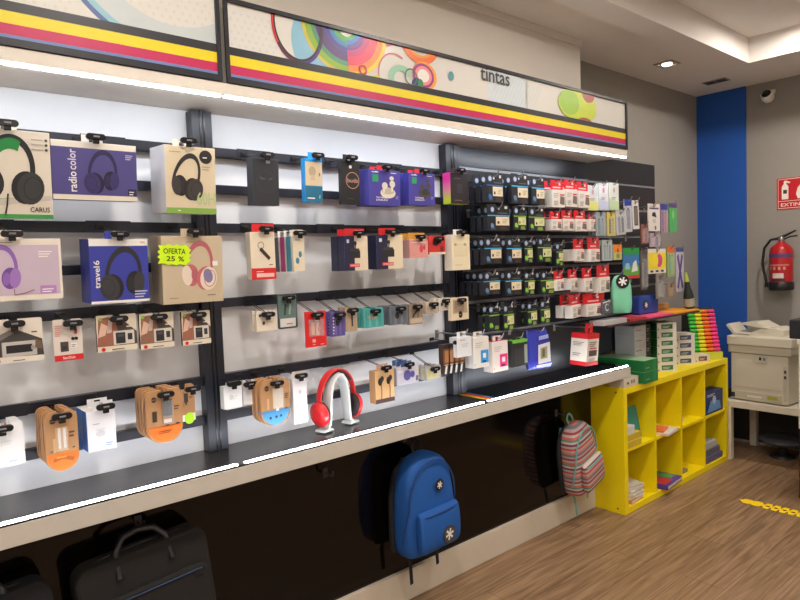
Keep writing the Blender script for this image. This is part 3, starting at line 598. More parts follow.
for k, (m, nm) in enumerate(cols):
    box('cable_box', f'slim boxed cable with {nm} side, behind the cream one', 'box', None, .105+.038*k, .034, G(200, 194, 188), m, WHITE, spotv=(cx-.004*k, z0, w, h), tab=WHITE, tabw=.02, group='slim boxed cables')
def d_wl(p):
    p.rect(0, 0, .42, 1, G(34, 36, 66)); p.rect(.2, .36, .66, .56, G(40, 38, 40)); p.quad([(.2, .56), (.66, .56), (.6, .64), (.28, .64)], G(60, 58, 60)); p.tube([((.44-.5)*p.w, -.002, .6*p.h), ((.46-.5)*p.w, -.002, .74*p.h)], .0022, G(40, 38, 40)); p.ell(.46, .79, .007, .009, G(40, 38, 40)); p.ell(.24, .74, .007, .009, G(40, 38, 40))
    p.rect(.2, .1, .62, .2, G(206, 60, 50)); p.text('WIRELESS', .23, .125, .59, .175, WHITE); p.rect(.1, .8, .2, .9, G(200, 205, 220))
NV = G(36, 38, 68)
t = box('earbud_box', 'x', 'box', (345, 236, 368.5, 271), .08, .045, G(222, 208, 180), NV, draw=d_wl, tilt=1, hk='the left pair of navy sided boxes', tab=RED, tabw=.05, tabh=.03, hx=.005)
stack(t, 2, .05, 'navy sided wireless earbud box, left pair in second row', 'navy sided earbud boxes')
box('earbud_box', 'navy sided wireless earbud box, right one in second row', 'box', (377, 235, 403.5, 269.5), .08, .07, G(222, 208, 180), NV, draw=d_wl, tilt=1, hk='the right navy sided box', tab=RED, tabw=.045, tabh=.03, hx=.005, group='navy sided earbud boxes')
def d_pk(p): p.ell(.62, .5, p.w*.1, p.h*.22, G(206, 70, 80)); p.ell(.78, .56, p.w*.06, p.h*.14, G(196, 60, 74)); p.lines(.08, .14, .4, .2, 2, G(200, 130, 126)); p.rect(.1, .8, .9, .86, G(232, 206, 196))
t = box('earphone_box', 'x', 'box', (410, 239.5, 428.5, 258), .09, .045, G(216, 150, 142), G(220, 166, 158), G(232, 214, 202), d_pk, hk='the pale pink earphone boxes', tab=G(206, 150, 60), tabw=.055, tabh=.03)
stack(t, 2, .05, 'small pale pink earphone box with tan tab', 'pale pink earphone boxes')
def d_rd(p): p.quad([(.2, .55), (.42, .45), (.62, .6), (.5, .85), (.3, .85)], G(60, 26, 28)); p.ell(.78, .3, .012, .014, G(120, 40, 40)); p.rect(0, 0, 1, .12, G(224, 206, 190))
card('earphone_pack', 'small red pack with dark earphone between pink and white boxes', 'pack', (429.5, 236, 445.5, 254.5), .09, G(200, 54, 50), d_rd, .003, .003, d=.014, hk='the small red pack')
def d_wbx(p): p.rect(.12, .38, .84, .74, G(216, 202, 166)); p.rect(.18, .42, .78, .7, G(222, 208, 174)); p.ell(.2, .72, .009, .007, G(170, 156, 120)); p.ell(.72, .72, .009, .007, G(170, 156, 120)); p.lines(.15, .14, .7, .18, 1, G(190, 178, 150))
box('gadget_box', 'plain ivory box overlapping the dark slatwall post', 'box', (452.5, 234.5, 470.5, 270.5), .07, .05, G(226, 214, 182), G(226, 216, 200), draw=d_wbx, hk='the plain ivory box', tab=WHITE)
# ------------------------------------------------------------------ middle bay, third row
def d_sm(p): p.ell(.18, .78, .005, .006, G(70, 60, 56)); p.ell(.35, .4, .006, .007, G(70, 60, 56)); p.rect(.48, .35, .54, .62, G(200, 190, 176)); p.lines(.6, .4, .85, .5, 2, G(190, 178, 160))
t = card('cable_pack', 'x', 'pack', (257, 311.5, 277, 332), .11, G(222, 210, 190), d_sm, .003, .003, d=.008, hk='the small cream packs')
stack(t, 2, .03, 'small cream pack hanging first in third row of middle bay', 'small cream packs')
def d_gg(p): p.rect(.04, .3, .96, .96, G(92, 116, 112)); p.rect(.1, .05, .9, .3, G(206, 204, 200)); p.rect(.7, .84, .94, .94, WHITE); p.lines(.42, .12, .86, .2, 1, G(190, 90, 120)); p.quad([(.3, .4), (.4, .4), (.46, .7), (.36, .72)], G(40, 60, 56)); p.quad([(.55, .42), (.62, .4), (.7, .7), (.6, .72)], G(150, 170, 160))
card('screen_protector_pack', 'grey green blister pack with dark edge in third row', 'pack', (278.5, 295, 298, 329.5), .12, G(50, 66, 66), d_gg, .005, .008, d=.003, hk='the grey green blister pack')
def d_rp(p): p.rect(.14, .3, .86, .78, G(186, 84, 72)); p.rect(.28, .34, .44, .7, G(206, 150, 120)); p.rect(.5, .32, .66, .7, G(210, 160, 140)); p.ring(.72, .5, p.w*.13, p.w*.1, G(150, 40, 36)); p.rect(.46, .72, .64, .8, G(232, 214, 200)); p.rect(.3, .13, .46, .22, G(226, 170, 150)); p.lines(.3, .06, .5, .1, 1, G(230, 190, 170)); p.lines(.7, .05, .92, .08, 1, WHITE)
card('cable_pack', 'bright red cable pack in third row of middle bay', 'pack', (306.5, 312, 327, 348), .085, G(212, 34, 38), d_rp, .003, .003, d=.006, hk='the bright red cable pack', blister=(.14, .3, .86, .78, .01))
def pastel(m1, m2, mk):
    def f(p):
        for k in range(5): p.rect(.1+.17*k, .06, .17+.17*k, .9, m1 if k % 2 else m2)
        mk(p)
    return f
BK = G(46, 44, 52)
sets = (('purple', (332, 312, 345.5, 337), G(96, 82, 150), G(116, 104, 166), G(82, 68, 140), lambda p: (p.ell(.45, .55, .01, .014, BK), p.ell(.62, .66, .008, .012, BK), p.lines(.1, .1, .2, .85, 6, WHITE)), 3),
        ('tan', (346, 307.5, 357.5, 332), G(176, 152, 124), G(184, 160, 132), G(170, 146, 118), lambda p: p.rect(.5, .2, .64, .8, BK), 2),
        ('turquoise', (364, 309, 384, 328.5), G(78, 164, 158), G(110, 186, 178), G(66, 150, 148), lambda p: (p.ring(.5, .6, .016, .012, G(206, 190, 160)), p.lines(.2, .5, .8, .66, 2, G(200, 190, 166))), 3),
        ('slate', (390, 306.5, 408.5, 325.5), G(102, 108, 118), G(122, 128, 136), G(92, 98, 108), lambda p: (p.ell(.4, .5, .012, .016, BK), p.ell(.64, .66, .01, .014, BK)), 3),
        ('brown', (409.5, 304.5, 423, 325), G(146, 128, 112), G(120, 102, 88), G(156, 140, 124), lambda p: (p.quad([(.2, .4), (.3, .36), (.8, .8), (.7, .86)], BK), p.rect(.05, .06, .95, .3, G(190, 172, 148))), 2),
        ('beige', (426, 302, 438, 314), G(200, 184, 164), G(206, 190, 172), G(196, 178, 160), lambda p: p.ell(.5, .5, .008, .01, G(150, 136, 120)), 2),
        ('dotted white', (439, 298.5, 450.5, 311), G(222, 214, 200), G(226, 218, 206), G(222, 212, 198), lambda p: [p.ell(u, v, .006, .008, BK) for u, v in ((.25, .5), (.5, .7), (.6, .35), (.8, .55))], 2))
for nm, px, base, a, b2, mk, n in sets:
    t = card('earphone_pack', 'x', 'pack', px, .1, base, pastel(a, b2, mk), .003, .003, d=.018, side=base, hk=f'the {nm} earphone packs')
    stack(t, n, .032, f'{nm} earphone pack in third row of middle bay', 'earphone packs in the third row')
def d_win(p): p.rect(.1, .3, .9, .9, G(176, 156, 130)); p.rect(.2, .36, .72, .84, G(150, 130, 106)); p.rect(.3, .5, .62, .8, G(170, 152, 130)); p.ell(.52, .24, .013, .016, G(30, 28, 28)); p.lines(.44, .22, .6, .26, 1, WHITE)
t = card('case_pack', 'ivory windowed pack with black round seal on the slatwall post', 'pack', (451.5, 298, 469, 321), .075, G(222, 206, 178), d_win, .003, .003, d=.02, hk='the ivory windowed pack')
cx, z0, w, h = spot((449, 321, 461, 326), .11)
# ------------------------------------------------------------------ middle bay, lowest row
def d_wh(p): p.lines(.3, .4, .8, .6, 2, G(206, 208, 208)); p.ell(.4, .5, .008, .01, G(200, 202, 202))
box('cable_box', 'small plain white box beside the post in lowest row', 'box', (224.5, 387, 243, 410), .13, .03, G(228, 230, 230), G(214, 216, 216), draw=d_wh)
hook(spot((224.5, 387, 243, 410), .13)[0], spot((224.5, 387, 243, 410), .13)[1]+spot((224.5, 387, 243, 410), .13)[3]+.009, .126, 'the small plain white box', ticket=False)
card('cable_pack', 'narrow white pack just left of the blue footed packs', 'pack', (243.5, 381, 256, 406), .15, G(220, 220, 218), d_wh, .003, .003, d=.01, hk='the narrow white pack')
BL = G(84, 160, 214)
def d_kb(p):
    bottom_lobe(p, BL, .27); p.ell(.2, .82, .009, .01, G(50, 36, 28)); p.rect(.12, .815, .28, .825, KRAFT); p.rect(.4, .36, .76, .8, G(216, 202, 178)); p.rect(.5, .3, .6, .36, G(220, 220, 220)); p.rect(.2, .36, .27, .6, G(206, 170, 130)); p.lines(.8, .55, .95, .68, 3, G(90, 60, 40)); p.lines(.8, .32, .94, .37, 1, G(50, 36, 28))
    for u in (.3, .5, .66): p.ell(u, .16+.04*u, .005, .005, G(30, 50, 90))
t = card('charger_pack', 'x', 'pack', (262, 381, 291, 428), .085, KRAFT, d_kb, .03, .05, d=.014, tilt=1.5, hk='the blue footed charger packs', side=G(196, 140, 92), blister=(.4, .36, .76, .8, .014))
stack(t, 3, .03, 'kraft charger pack with pale blue rounded foot', 'blue footed charger packs')
def d_ws(p): p.lines(.3, .3, .7, .5, 3, G(212, 212, 216)); p.ell(.5, .7, .006, .008, G(200, 200, 204))
box('cable_box', 'tall slim white box hanging left of the red headphones', 'box', (294.5, 379, 308.5, 425), .1, .022, G(232, 232, 236), G(214, 214, 214), draw=d_ws, hk='the tall slim white box', tab=G(220, 212, 200), tabw=.03)
def d_ep(p):
    p.rect(0, 0, 1, .13, G(70, 42, 36))
    for u in (.26, .7): p.ell(u, .66, .012, .016, G(34, 30, 30)); p.ell(u+.1, .74, .01, .012, G(46, 42, 40)); p.tube([((u-.46)*p.w, -.002, .62*p.h), ((u-.44)*p.w, -.002, .4*p.h), ((u-.46)*p.w, -.002, .13*p.h)], .0018, G(120, 70, 50))
box('earphone_box', 'kraft box with black earphones drawn, right of red headphones', 'box', (376, 371.5, 395, 404.5), .075, .04, G(206, 168, 118), G(176, 136, 92), G(190, 150, 104), d_ep, hk='the kraft earphone box', tab=G(206, 160, 120))
def d_lv(p): p.ell(.48, .5, p.w*.17, p.h*.3, G(86, 80, 140)); p.ell(.72, .52, p.w*.1, p.h*.2, G(76, 70, 130)); p.rect(.86, .1, .98, .4, G(96, 92, 120)); p.rect(.04, .7, .3, .86, G(206, 204, 216))
t = box('earphone_box', 'x', 'box', (397, 368.5, 419, 386), .09, .02, G(186, 182, 192), G(170, 168, 176), draw=d_lv, hk='the lavender earphone boxes', tab=G(60, 90, 140))
stack(t, 3, .03, 'lavender grey earphone box in lowest row', 'lavender earphone boxes')
def d_yl(p):
    for k in range(4):
        for j in range(4): p.ell(.16+.2*k, .2+.17*j, .008, .008, G(206, 190, 70))
t = card('earplug_pack', 'x', 'pack', (426, 367, 441, 381), .09, G(166, 164, 160), d_yl, .003, .003, d=.012, hk='the yellow earplug packs', blister=(.08, .1, .92, .8, .012))
stack(t, 3, .03, 'clear pack of yellow earplugs in lowest row', 'yellow earplug packs')
BZ = G(116, 72, 44)
def d_bz(p): p.rect(0, 0, 1, .3, G(36, 34, 34)); p.quad([(.1, .02), (.4, .02), (.6, .28), (.3, .28)], G(206, 206, 206)); p.rect(.2, .4, .8, .8, G(166, 116, 76)); p.rect(0, .86, 1, 1, G(40, 34, 32)); p.lines(.2, .3, .9, .36, 1, G(206, 190, 170))
for k in range(4):
    px = (444+5.2*k, 345-.9*k, 450.5+5.0*k, 375-.9*k)
    card('battery_pack', ['bronze battery pack, left end of four by the slatwall post', 'bronze battery pack, second from left of four', 'bronze battery pack, third from left of four', 'bronze battery pack, right end of four by white boxes'][k], 'pack', px, .075-.0*k, BZ, d_bz, .002, .002, d=.03, side=G(70, 46, 34), group='bronze battery packs', slot=False)
q = spot((444, 345, 465, 374), .075); hook(q[0]+.01, q[1]+q[3]+.006, .068, 'the bronze battery packs', ticket=False)
# ------------------------------------------------------------------ red headphones on a white stand
f1, f2 = atz(325, 432, .8955), atz(350.5, 423.5, .8955); mid = (f1+f2)/2; dv = f2-f1; ang = math.atan2(dv.y, dv.x); S = dv.length
t = thing('headphone_stand', 'white arched headphone stand on the dark shelf', 'stand', (mid.x, mid.y, .9002), (0, 0, ang))
topz = at(337, 374, mid.y).z-.9; b = MB(); SW = mat((216, 220, 218), .35)
pts = []; n = 24; hw = S*.5
path = [(-hw*1.02, 0), (-hw*.8, topz*.1), (-hw*.72, topz*.35), (-hw*.66, topz*.65), (-hw*.5, topz*.87), (-hw*.2, topz*.985), (0, topz), (hw*.2, topz*.985), (hw*.5, topz*.87), (hw*.66, topz*.65), (hw*.72, topz*.35), (hw*.8, topz*.1), (hw*1.02, 0)]
wd = [.02, .02, .021, .023, .024, .026, .027, .026, .024, .023, .021, .02, .02]; tk = .006
vs = []; fs = []
for i, (x, z) in enumerate(path):
    a = Vector(path[max(i-1, 0)]); c2 = Vector(path[min(i+1, 12)]); tn = (c2-a).normalized(); nx, nz = -tn.y, tn.x
    for sx, sy in ((1, -1), (1, 1), (-1, 1), (-1, -1)): vs.append((x+nx*tk*sx, wd[i]*sy, max(0, z+nz*tk*sx)))
for i in range(12):
    for k in range(4): fs.append((i*4+k, i*4+(k+1) % 4, i*4+4+(k+1) % 4, i*4+4+k))
fs += [(3, 2, 1, 0), (48, 49, 50, 51)]; b.add(vs, fs, SW, True); b.build('arch', t, .002)
for sx in (-1, 1):
    b = MB(); b.prism([(sx*hw*1.02-.03, 0), (sx*hw*1.02+.03, 0), (sx*hw*1.02+.022, .01), (sx*hw*1.02-.022, .01)], -.028, .028, SW); b.build('foot', t, .003)
RH = mat((222, 40, 44), .35, coat=.3)
hz = topz+.004; R0 = S*.5+.034
t = thing('headphones', 'glossy red headphones resting on the white stand', 'headphones', (mid.x, mid.y, .9), (0, 0, ang))
b = MB(); vs = []; fs = []; n = 30; cz = hz-R0*.98
for i in range(n+1):
    a = math.radians(-14+208*i/n); 
    for dr, dy in ((0, -.013), (0, .013), (.007, .013), (.007, -.013)): vs.append(((R0*.9+dr)*math.cos(a), dy*(.8+.5*math.sin(max(0, a))), cz+(R0*1.06+dr)*math.sin(a)+.004))
for i in range(n):
    for k in range(4): fs.append((i*4+k, i*4+(k+1) % 4, i*4+4+(k+1) % 4, i*4+4+k))
fs += [(3, 2, 1, 0), tuple(n*4+k for k in range(4))]; b.add(vs, fs, RH, True); b.build('headband', t, .002)
b = MB(); vs = []; fs = []
for i in range(17):
    a = math.radians(35+110*i/16)
    for dr, dy in ((-.007, -.012), (-.007, .012), (0, .012), (0, -.012)): vs.append(((R0*.9+dr-.0005)*math.cos(a), dy, cz+(R0*1.06+dr-.0005)*math.sin(a)+.004))
for i in range(16):
    for k in range(4): fs.append((i*4+k, i*4+(k+1) % 4, i*4+4+(k+1) % 4, i*4+4+k))
fs += [(3, 2, 1, 0), (64, 65, 66, 67)]; b.add(vs, fs, mat((70, 40, 40), .6), True); b.build('headband_padding', t)
for sx in (-1, 1):
    Mx = Matrix.Translation((sx*R0*.84, 0, cz-R0*.36)) @ Matrix.Rotation(sx*(PI/2+.16), 4, 'Y')
    Mz = Mx @ Matrix.Diagonal((1.3, 1.16, .9, 1))
    b = MB(); b.lathe([(.02, .03), (.034, .026), (.04, .016), (.04, .002), (.036, 0)], RH, 26, M=Mz); c_ = b.build('ear_cup', t)
    b = MB(); b.lathe([(.037, -.0008), (.038, -.008), (.032, -.016), (.018, -.017), (.014, -.008)], mat((40, 30, 32), .7), 26, M=Mz); b.build('ear_cushion', c_)
# ------------------------------------------------------------------ ink packs on the dark slatwall
YI = .06; ROWN = ['top row', 'second row', 'third row', 'fourth row', 'fifth row', 'bottom row']
def ink(px, n, edge, row, col, tint=(30, 30, 34), lbl=True, d=.03):
    cx, z0, w, h = spot(px, YI)
    nm = {'b': 'blue', 'c': 'cyan', 'g': 'green'}[edge]; em = {'b': G(40, 110, 180), 'c': G(70, 180, 230), 'g': G(130, 200, 60)}[edge]
    lab = f'black {nm}-edged ink pack, {ROWN[row]}, {col} bunch from left'
    t = thing('ink_pack', 'x', 'ink pack', (cx, YI, z0), (0, 0, 0)); T = G(*tint); T2 = G(30, 31, 38)
    hh = h*.4
    b = MB(); b.box(-w/2, 0, 0, w/2, d, h-hh, T2, nx=G(40, 42, 50)); b.build('carton', t, .001)
    p = Print(w, h-hh)
    p.rect(0, .94, 1, 1, em); 
    if lbl: p.rect(.36, .36, .97, .9, G(222, 208, 178) if edge != 'g' else G(206, 206, 150)); p.rect(.43, .46, .52, .62, BLACK); p.lines(.66, .5, .9, .8, 3, G(170, 158, 130))
    p.ell(.2, .3, .012, .016, em if edge != 'c' else G(90, 130, 170), rot=.5); p.rect(.12, .1, .34, .2, G(70, 80, 92)); p.quad([(.5, .04), (.9, .04), (.84, .28), (.55, .28)], G(60, 48, 44) if edge != 'g' else G(120, 150, 70)); p.build('front_print', t)
    b = MB(); zt = h-hh
    b.prism([(-w/2, zt), (w/2, zt), (w/2, h), (.014, h), (.01, h-.03), (-.01, h-.03), (-.014, h), (-w/2, h)], .002, .0035, T); hd = b.build('header_card', t)
    p = Print(w, hh, .002); 
    for e in p.v: pass
    r = .013; cxh, czh = -w*.27, zt+hh*.52
    p.poly([(cxh+r*math.cos(2*PI*k/18), czh+r*math.sin(2*PI*k/18)) for k in range(18)], G(150, 170, 205) if edge != 'g' else G(140, 160, 190)); p.poly([(cxh+.6*r*math.cos(2*PI*k/14), czh+.6*r*math.sin(2*PI*k/14)) for k in range(14)], G(176, 190, 216))
    p.poly([(w*.28, zt+hh*.62), (w*.4, zt+hh*.62), (w*.4, zt+hh*.86), (w*.28, zt+hh*.86)], G(206, 204, 200)); p.poly([(-w*.05, zt+hh*.16), (w*.4, zt+hh*.16), (w*.4, zt+hh*.24), (-w*.05, zt+hh*.24)], G(96, 100, 110)); p.build('header_print', hd)
    stack(t, n, d+.012, lab, f'ink packs in the {ROWN[row]}', dx=0)
    hook(cx, z0+h-.018, YI-.006, f'{nm}-edged ink packs, {ROWN[row]}, {col} bunch', ybase=.2655, steel=True)
INK = [  # xl, yt, xr, yb, n, edge
 [(487, 172.5, 503.5, 202, 3, 'b'), (512, 173, 528.5, 203.5, 3, 'c'), (532, 176, 545, 204, 2, 'c')],
 [(488, 204, 510, 231, 3, 'c'), (514, 206, 526.5, 230, 2, 'g'), (529, 207, 545, 231, 2, 'g')],
 [(485, 237, 502, 264.5, 3, 'c'), (507, 237.5, 522, 264, 3, 'c'), (525, 238.5, 533, 263, 1, 'g'), (538, 237, 552, 262.5, 3, 'g')],
 [(484, 272, 500.5, 295.5, 4, 'c'), (506, 271, 522, 296, 3, 'c'), (525, 271.5, 535, 295, 2, 'g'), (541, 271, 555.5, 294.5, 3, 'g')],
 [(489.5, 305, 500, 331, 2, 'g'), (504, 304, 514.5, 331, 2, 'g'), (528, 302, 537.5, 326, 2, 'g'), (541, 300, 550.5, 324, 2, 'g')]]
CN = ['first', 'second', 'third', 'fourth']
for r_, row in enumerate(INK):
    for c_, e in enumerate(row): ink(e[:4], e[4], e[5], r_, CN[c_], lbl=r_ < 4 or c_ > 0)
# red headed packs: header card over a white carton that hangs a little askew
def redpack(px, rz, label, group, n=1, dy=.05, row=0, hk=None, d=.045, big=False, hhf=.36):
    cx, z0, w, h = spot(px, .05)
    t = thing('cartridge_pack', label, 'ink pack', (cx, .05, z0), (0, 0, math.radians(rz)), group); hh = h*hhf
    b = MB(); b.box(-w/2, 0, 0, w/2, d, h-hh, G(226, 220, 210), nx=G(220, 216, 208)); b.build('carton', t, .0015)
    p = Print(w, h-hh); p.lines(.08, .55, .5, .85, 3, G(180, 172, 166)); p.quad([(.55, .2), (.95, .14), (.95, .6), (.62, .66)], G(120, 104, 100)); p.rect(.6, .68, .95, .76, RED); p.rect(.08, .1, .45, .4, G(206, 200, 196)); p.lines(.1, .12, .4, .38, 3, G(150, 144, 140)); p.build('front_print', t)
    b = MB(); zt = h-hh; hw = w*.5 if hhf < .44 else w*.62; b.prism([(-hw, zt), (hw, zt), (hw, h), (.012, h), (.009, h-.026), (-.009, h-.026), (-.012, h), (-hw, h)], .012, .0135, G(204, 26, 38)); hd = b.build('header_card', t)
    p = Print(w, h, .012); p.poly([(-w*.34, zt+hh*.2), (w*.3, zt+hh*.2), (w*.3, zt+hh*.34), (-w*.34, zt+hh*.34)], G(232, 190, 190)); p.poly([(w*.16, zt+hh*.5), (w*.3, zt+hh*.5), (w*.3, zt+hh*.72), (w*.16, zt+hh*.72)], G(236, 210, 206)); p.build('header_print', hd)
    if n > 1: stack(t, n, dy, label, group)
    if hk: hook(cx, z0+h-.016, .046, hk, ybase=.2655, steel=True)
RP = 'red headed cartridge packs'
for k, px in enumerate(((553, 179.5, 565, 207), (566.5, 179, 577.5, 206.5), (579, 181, 590, 207.5))):
    redpack(px, 0, f'white cartridge pack with red header, top row, {CN[k]} bunch', RP, 2, hk=f'red headed packs, top row, {CN[k]} bunch')
for k, px in enumerate(((552, 211, 562, 230), (563.5, 210, 574, 230.5), (576, 210, 587, 231))):
    redpack(px, 0, f'white cartridge pack with red header, second row, {CN[k]} bunch', RP, 2, hk=f'red headed packs, second row, {CN[k]} bunch', hhf=.42)
redpack((589.5, 214, 597, 231), 12, 'tilted white cartridge pack at the right end of second red row', RP, 1, hk='the tilted white pack', hhf=.3)
for k, px in enumerate(((575, 239, 586, 261), (589, 238, 602, 262))):
    redpack(px, 10, f'white cartridge pack with red header, third row, {CN[k]} bunch', RP, 1, hk=f'red headed packs, third row, {CN[k]} bunch', d=.1, hhf=.46)
for k, px in enumerate(((556, 271, 565, 291), (570, 269.5, 579, 290), (584, 268, 594, 292), (598.5, 265.5, 612, 293))):
    redpack(px, 9, f'white cartridge pack with red header, fourth row, {CN[k]} bunch', RP, 1, hk=f'red headed packs, fourth row, {CN[k]} bunch', d=.09, hhf=.44)
for k, px in enumerate(((570, 295, 584, 318.5), (588, 294, 603, 317))):
    redpack(px, 14-20*k, f'white cartridge pack with red header, fifth row, {CN[k]} bunch', RP, 2, hk=f'red headed packs, fifth row, {CN[k]} bunch', dy=.06, hhf=.46)
ink((556.5, 242, 563.5, 266), 2, 'g', 2, 'last')
# bottom row of the slatwall
def d_w1(p): p.lines(.3, .5, .8, .7, 3, G(196, 200, 206)); p.lines(.2, .84, .7, .9, 1, GREY)
box('ink_box', 'tall pale box, leftmost in the bottom row of the slatwall', 'ink box', (457.5, 338, 472, 358), .05, .05, G(226, 228, 230), G(216, 218, 222), draw=d_w1, hk='the leftmost pale box', steel=True)
def d_w2(m):
    def f(p): p.rect(.46, .14, .96, .56, m); p.rect(.6, .3, .8, .46, G(236, 230, 226)); p.rect(.56, .17, .8, .22, BLACK); p.lines(.1, .66, .6, .86, 3, G(190, 190, 186)); p.rect(.05, .1, .1, .14, m)
    return f
box('ink_box', 'tall white box with cyan label in the bottom row', 'ink box', (474, 338, 489.5, 369), .05, .06, G(226, 222, 214), G(216, 214, 210), draw=d_w2(G(40, 150, 216)), hk='the cyan labelled box', steel=True)
box('ink_box', 'tall white box with magenta label in the bottom row', 'ink box', (493, 342, 508.5, 373), .05, .06, G(230, 222, 216), G(226, 220, 214), G(200, 50, 90), d_w2(G(226, 50, 130)), hk='the magenta labelled box', steel=True)
def d_bg(p): p.rect(.1, .1, .9, .7, G(50, 50, 50)); p.rect(.78, .1, .98, .8, G(150, 160, 150)); p.rect(.0, .9, 1, 1, G(110, 180, 60))
box('ink_box', 'tall black box with bright green top in the bottom row', 'ink box', (513, 341, 528, 368), .05, .06, G(38, 38, 38), G(60, 62, 60), G(110, 180, 60), d_bg, hk='the black green topped box', steel=True)
cx, z0, w, h = spot((531, 331, 553, 371), .05)
t = thing('ink_bag', 'blue and white multipack bag hanging low on the slatwall', 'ink pack', (cx, .05, z0), (math.radians(-6), math.radians(3), 0))
b = MB(); b.loft([(0, 0, .02, w*.5, .006), (h*.05, 0, .02, w*.5, .018), (h*.5, 0, .022, w*.5, .026), (h*.8, 0, .02, w*.48, .016), (h, 0, .02, w*.46, .002)], mat((56, 64, 170), .25), 28, 5); b.build('bag', t)
p = Print(w, h, -.006); p.quad([(.3, .12), (.88, .16), (.9, .66), (.36, .6)], G(206, 206, 206)); p.quad([(.42, .24), (.74, .26), (.76, .56), (.46, .52)], G(150, 140, 110)); p.quad([(.5, .28), (.62, .3), (.64, .5), (.54, .5)], G(66, 90, 60)); p.quad([(.2, .05), (.9, .08), (.92, .12), (.22, .1)], G(210, 214, 232)); p.quad([(.4, .72), (.85, .76), (.85, .86), (.42, .82)], G(150, 160, 220)); p.build('bag_print', t)
hook(cx, z0+h-.012, .05, 'the blue multipack bag', ybase=.2655, steel=True)
cx, z0, w, h = spot((578, 333, 598.5, 365), .05)
w *= 1.1; t = thing('cartridge_box', 'red and white cartridge carton hanging askew above the shelf', 'ink box', (cx-.02, .015, z0-.01), (math.radians(3), math.radians(4), math.radians(6)))
RD = G(206, 28, 36)
b = MB(); b.box(-w*.3, 0, 0, w*.3, .1, h, G(226, 220, 208), pz=RD, nz=RD); b.box(-w*.302, -.001, 0, w*.302, .101, h*.13, RD); b.box(-w*.302, -.001, h*.84, w*.302, .101, h, RD); b.build('carton', t)
p = Print(w*.6, h, -.001); p.rect(.15, .3, .85, .48, G(80, 60, 56)); p.rect(.2, .52, .8, .56, RD); p.lines(.15, .6, .8, .78, 3, G(120, 110, 104)); p.lines(.2, .16, .8, .24, 2, GREY); p.build('front_print', t)
p = Print(.1, h, 0); p.lines(.14, .62, .8, .76, 3, G(130, 120, 112)); p.lines(.14, .3, .7, .42, 2, G(150, 140, 132)); q = p.build('side_print', t); q.location = (-w*.302, .05, 0); q.rotation_euler.z = -PI/2
b = MB(); b.box(-w*.2, .03, h, -.01, .032, h+.055, RD); b.box(.01, .03, h, w*.2, .032, h+.055, RD); b.box(-.01, .03, h+.035, .01, .032, h+.055, RD); b.build('hang_tab', t)
hook(cx-.02, z0+h+.022, .03, 'the askew red and white carton', ybase=.2655, steel=True)
# ------------------------------------------------------------------ stationery beyond the canopy
YS = .07
def stat(name, label, px, base, draw=None, n=1, dy=.02, hk=True, d=.006, Y=YS, blister=None, group=None, ry=0, cat='pack'):
    t = card(name, label, cat, px, Y, base, draw, .003, .003, d=d, blister=blister, group=group)
    t.rotation_euler.y = math.radians(ry)
    cx, z0, w, h = spot(px, Y)
    if hk: hook(cx, z0+h-.014, Y-.004-(blister[4] if blister and blister[3] > .85 else 0), 'the '+' '.join(label.split()[:5]), ybase=.2785, steel=True)
    if n > 1: stack(t, n, dy, label, group or label)
    return t
def d_note(m1, m2):
    def f(p): p.rect(.06, .6, .94, .92, m1); p.quad([(0, 0), (1, 0), (1, .3), (0, .45)], m2); p.lines(.25, .4, .75, .5, 2, G(110, 110, 130)); p.ell(.5, .74, .012, .016, G(220, 150, 160))
    return f
stat('sticky_tape_pack', 'pale pack with yellow lower half in the top stationery row', (587.5, 185, 598.5, 210), G(216, 220, 214), d_note(G(200, 216, 222), G(220, 220, 130)), 2, group='pale stationery packs')
stat('sticky_tape_pack', 'pale lilac pack in the middle of the top stationery row', (599, 183, 608.5, 210), G(220, 222, 226), d_note(G(226, 228, 234), G(196, 200, 226)), 2, group='pale stationery packs')
stat('sticky_tape_pack', 'pale green pack at right of the top stationery row', (609.5, 182.5, 619, 210), G(222, 224, 220), d_note(G(214, 226, 214), G(190, 212, 170)), 2, group='pale stationery packs')
def d_pen(cols, head=None):
    def f(p):
        k = len(cols)
        for i, m in enumerate(cols): u = .14+.72*(i+.5)/k; p.rect(u-.26/k, .1, u+.26/k, .68, m); p.quad([(u-.2/k, .68), (u+.2/k, .68), (u, .76)], BLACK)
        if head: p.rect(0, .8, 1, 1, head)
    return f
PB_ = (.08, .06, .92, .78, .012)
stat('pen_pack', 'clear pack of blue-green pens left of the yellow pack', (596, 212, 606, 236), G(150, 160, 166), d_pen([G(90, 120, 130), G(120, 150, 140)]), 3, .022, group='blue-green pen packs', blister=PB_)
stat('pen_pack', 'yellow backed pen pack in the middle stationery row', (607.5, 212, 615.5, 236), G(206, 190, 90), d_pen([G(90, 90, 60), G(180, 160, 70)]), 1, blister=PB_)
stat('pen_pack', 'silver grey pen pack beside the yellow backed one', (617, 210.5, 626, 235), G(186, 186, 188), d_pen([G(130, 132, 140), G(90, 92, 100)]), 2, .024, group='silver grey pen packs', blister=PB_, ry=-4)
stat('pen_pack', 'blue headed pack of pens in the middle stationery row', (625.5, 199, 632.5, 232), G(190, 190, 196), d_pen([G(120, 124, 140)], G(50, 70, 160)), 1, blister=PB_, ry=-3)
def d_frm(p): p.rect(.18, .12, .82, .8, G(90, 84, 80)); p.rect(.3, .18, .7, .74, G(120, 112, 106))
stat('ruler_pack', 'white framed narrow pack right of blue headed pens', (633.5, 200, 639.5, 229), G(220, 216, 212), d_frm, 1, ry=-3)
stat('pen_pack', 'narrow red brown pen pack low beside the slatwall edge', (641.5, 224, 648.5, 244), G(140, 84, 74), d_pen([G(176, 90, 76), G(110, 60, 56)]), 1, blister=PB_)
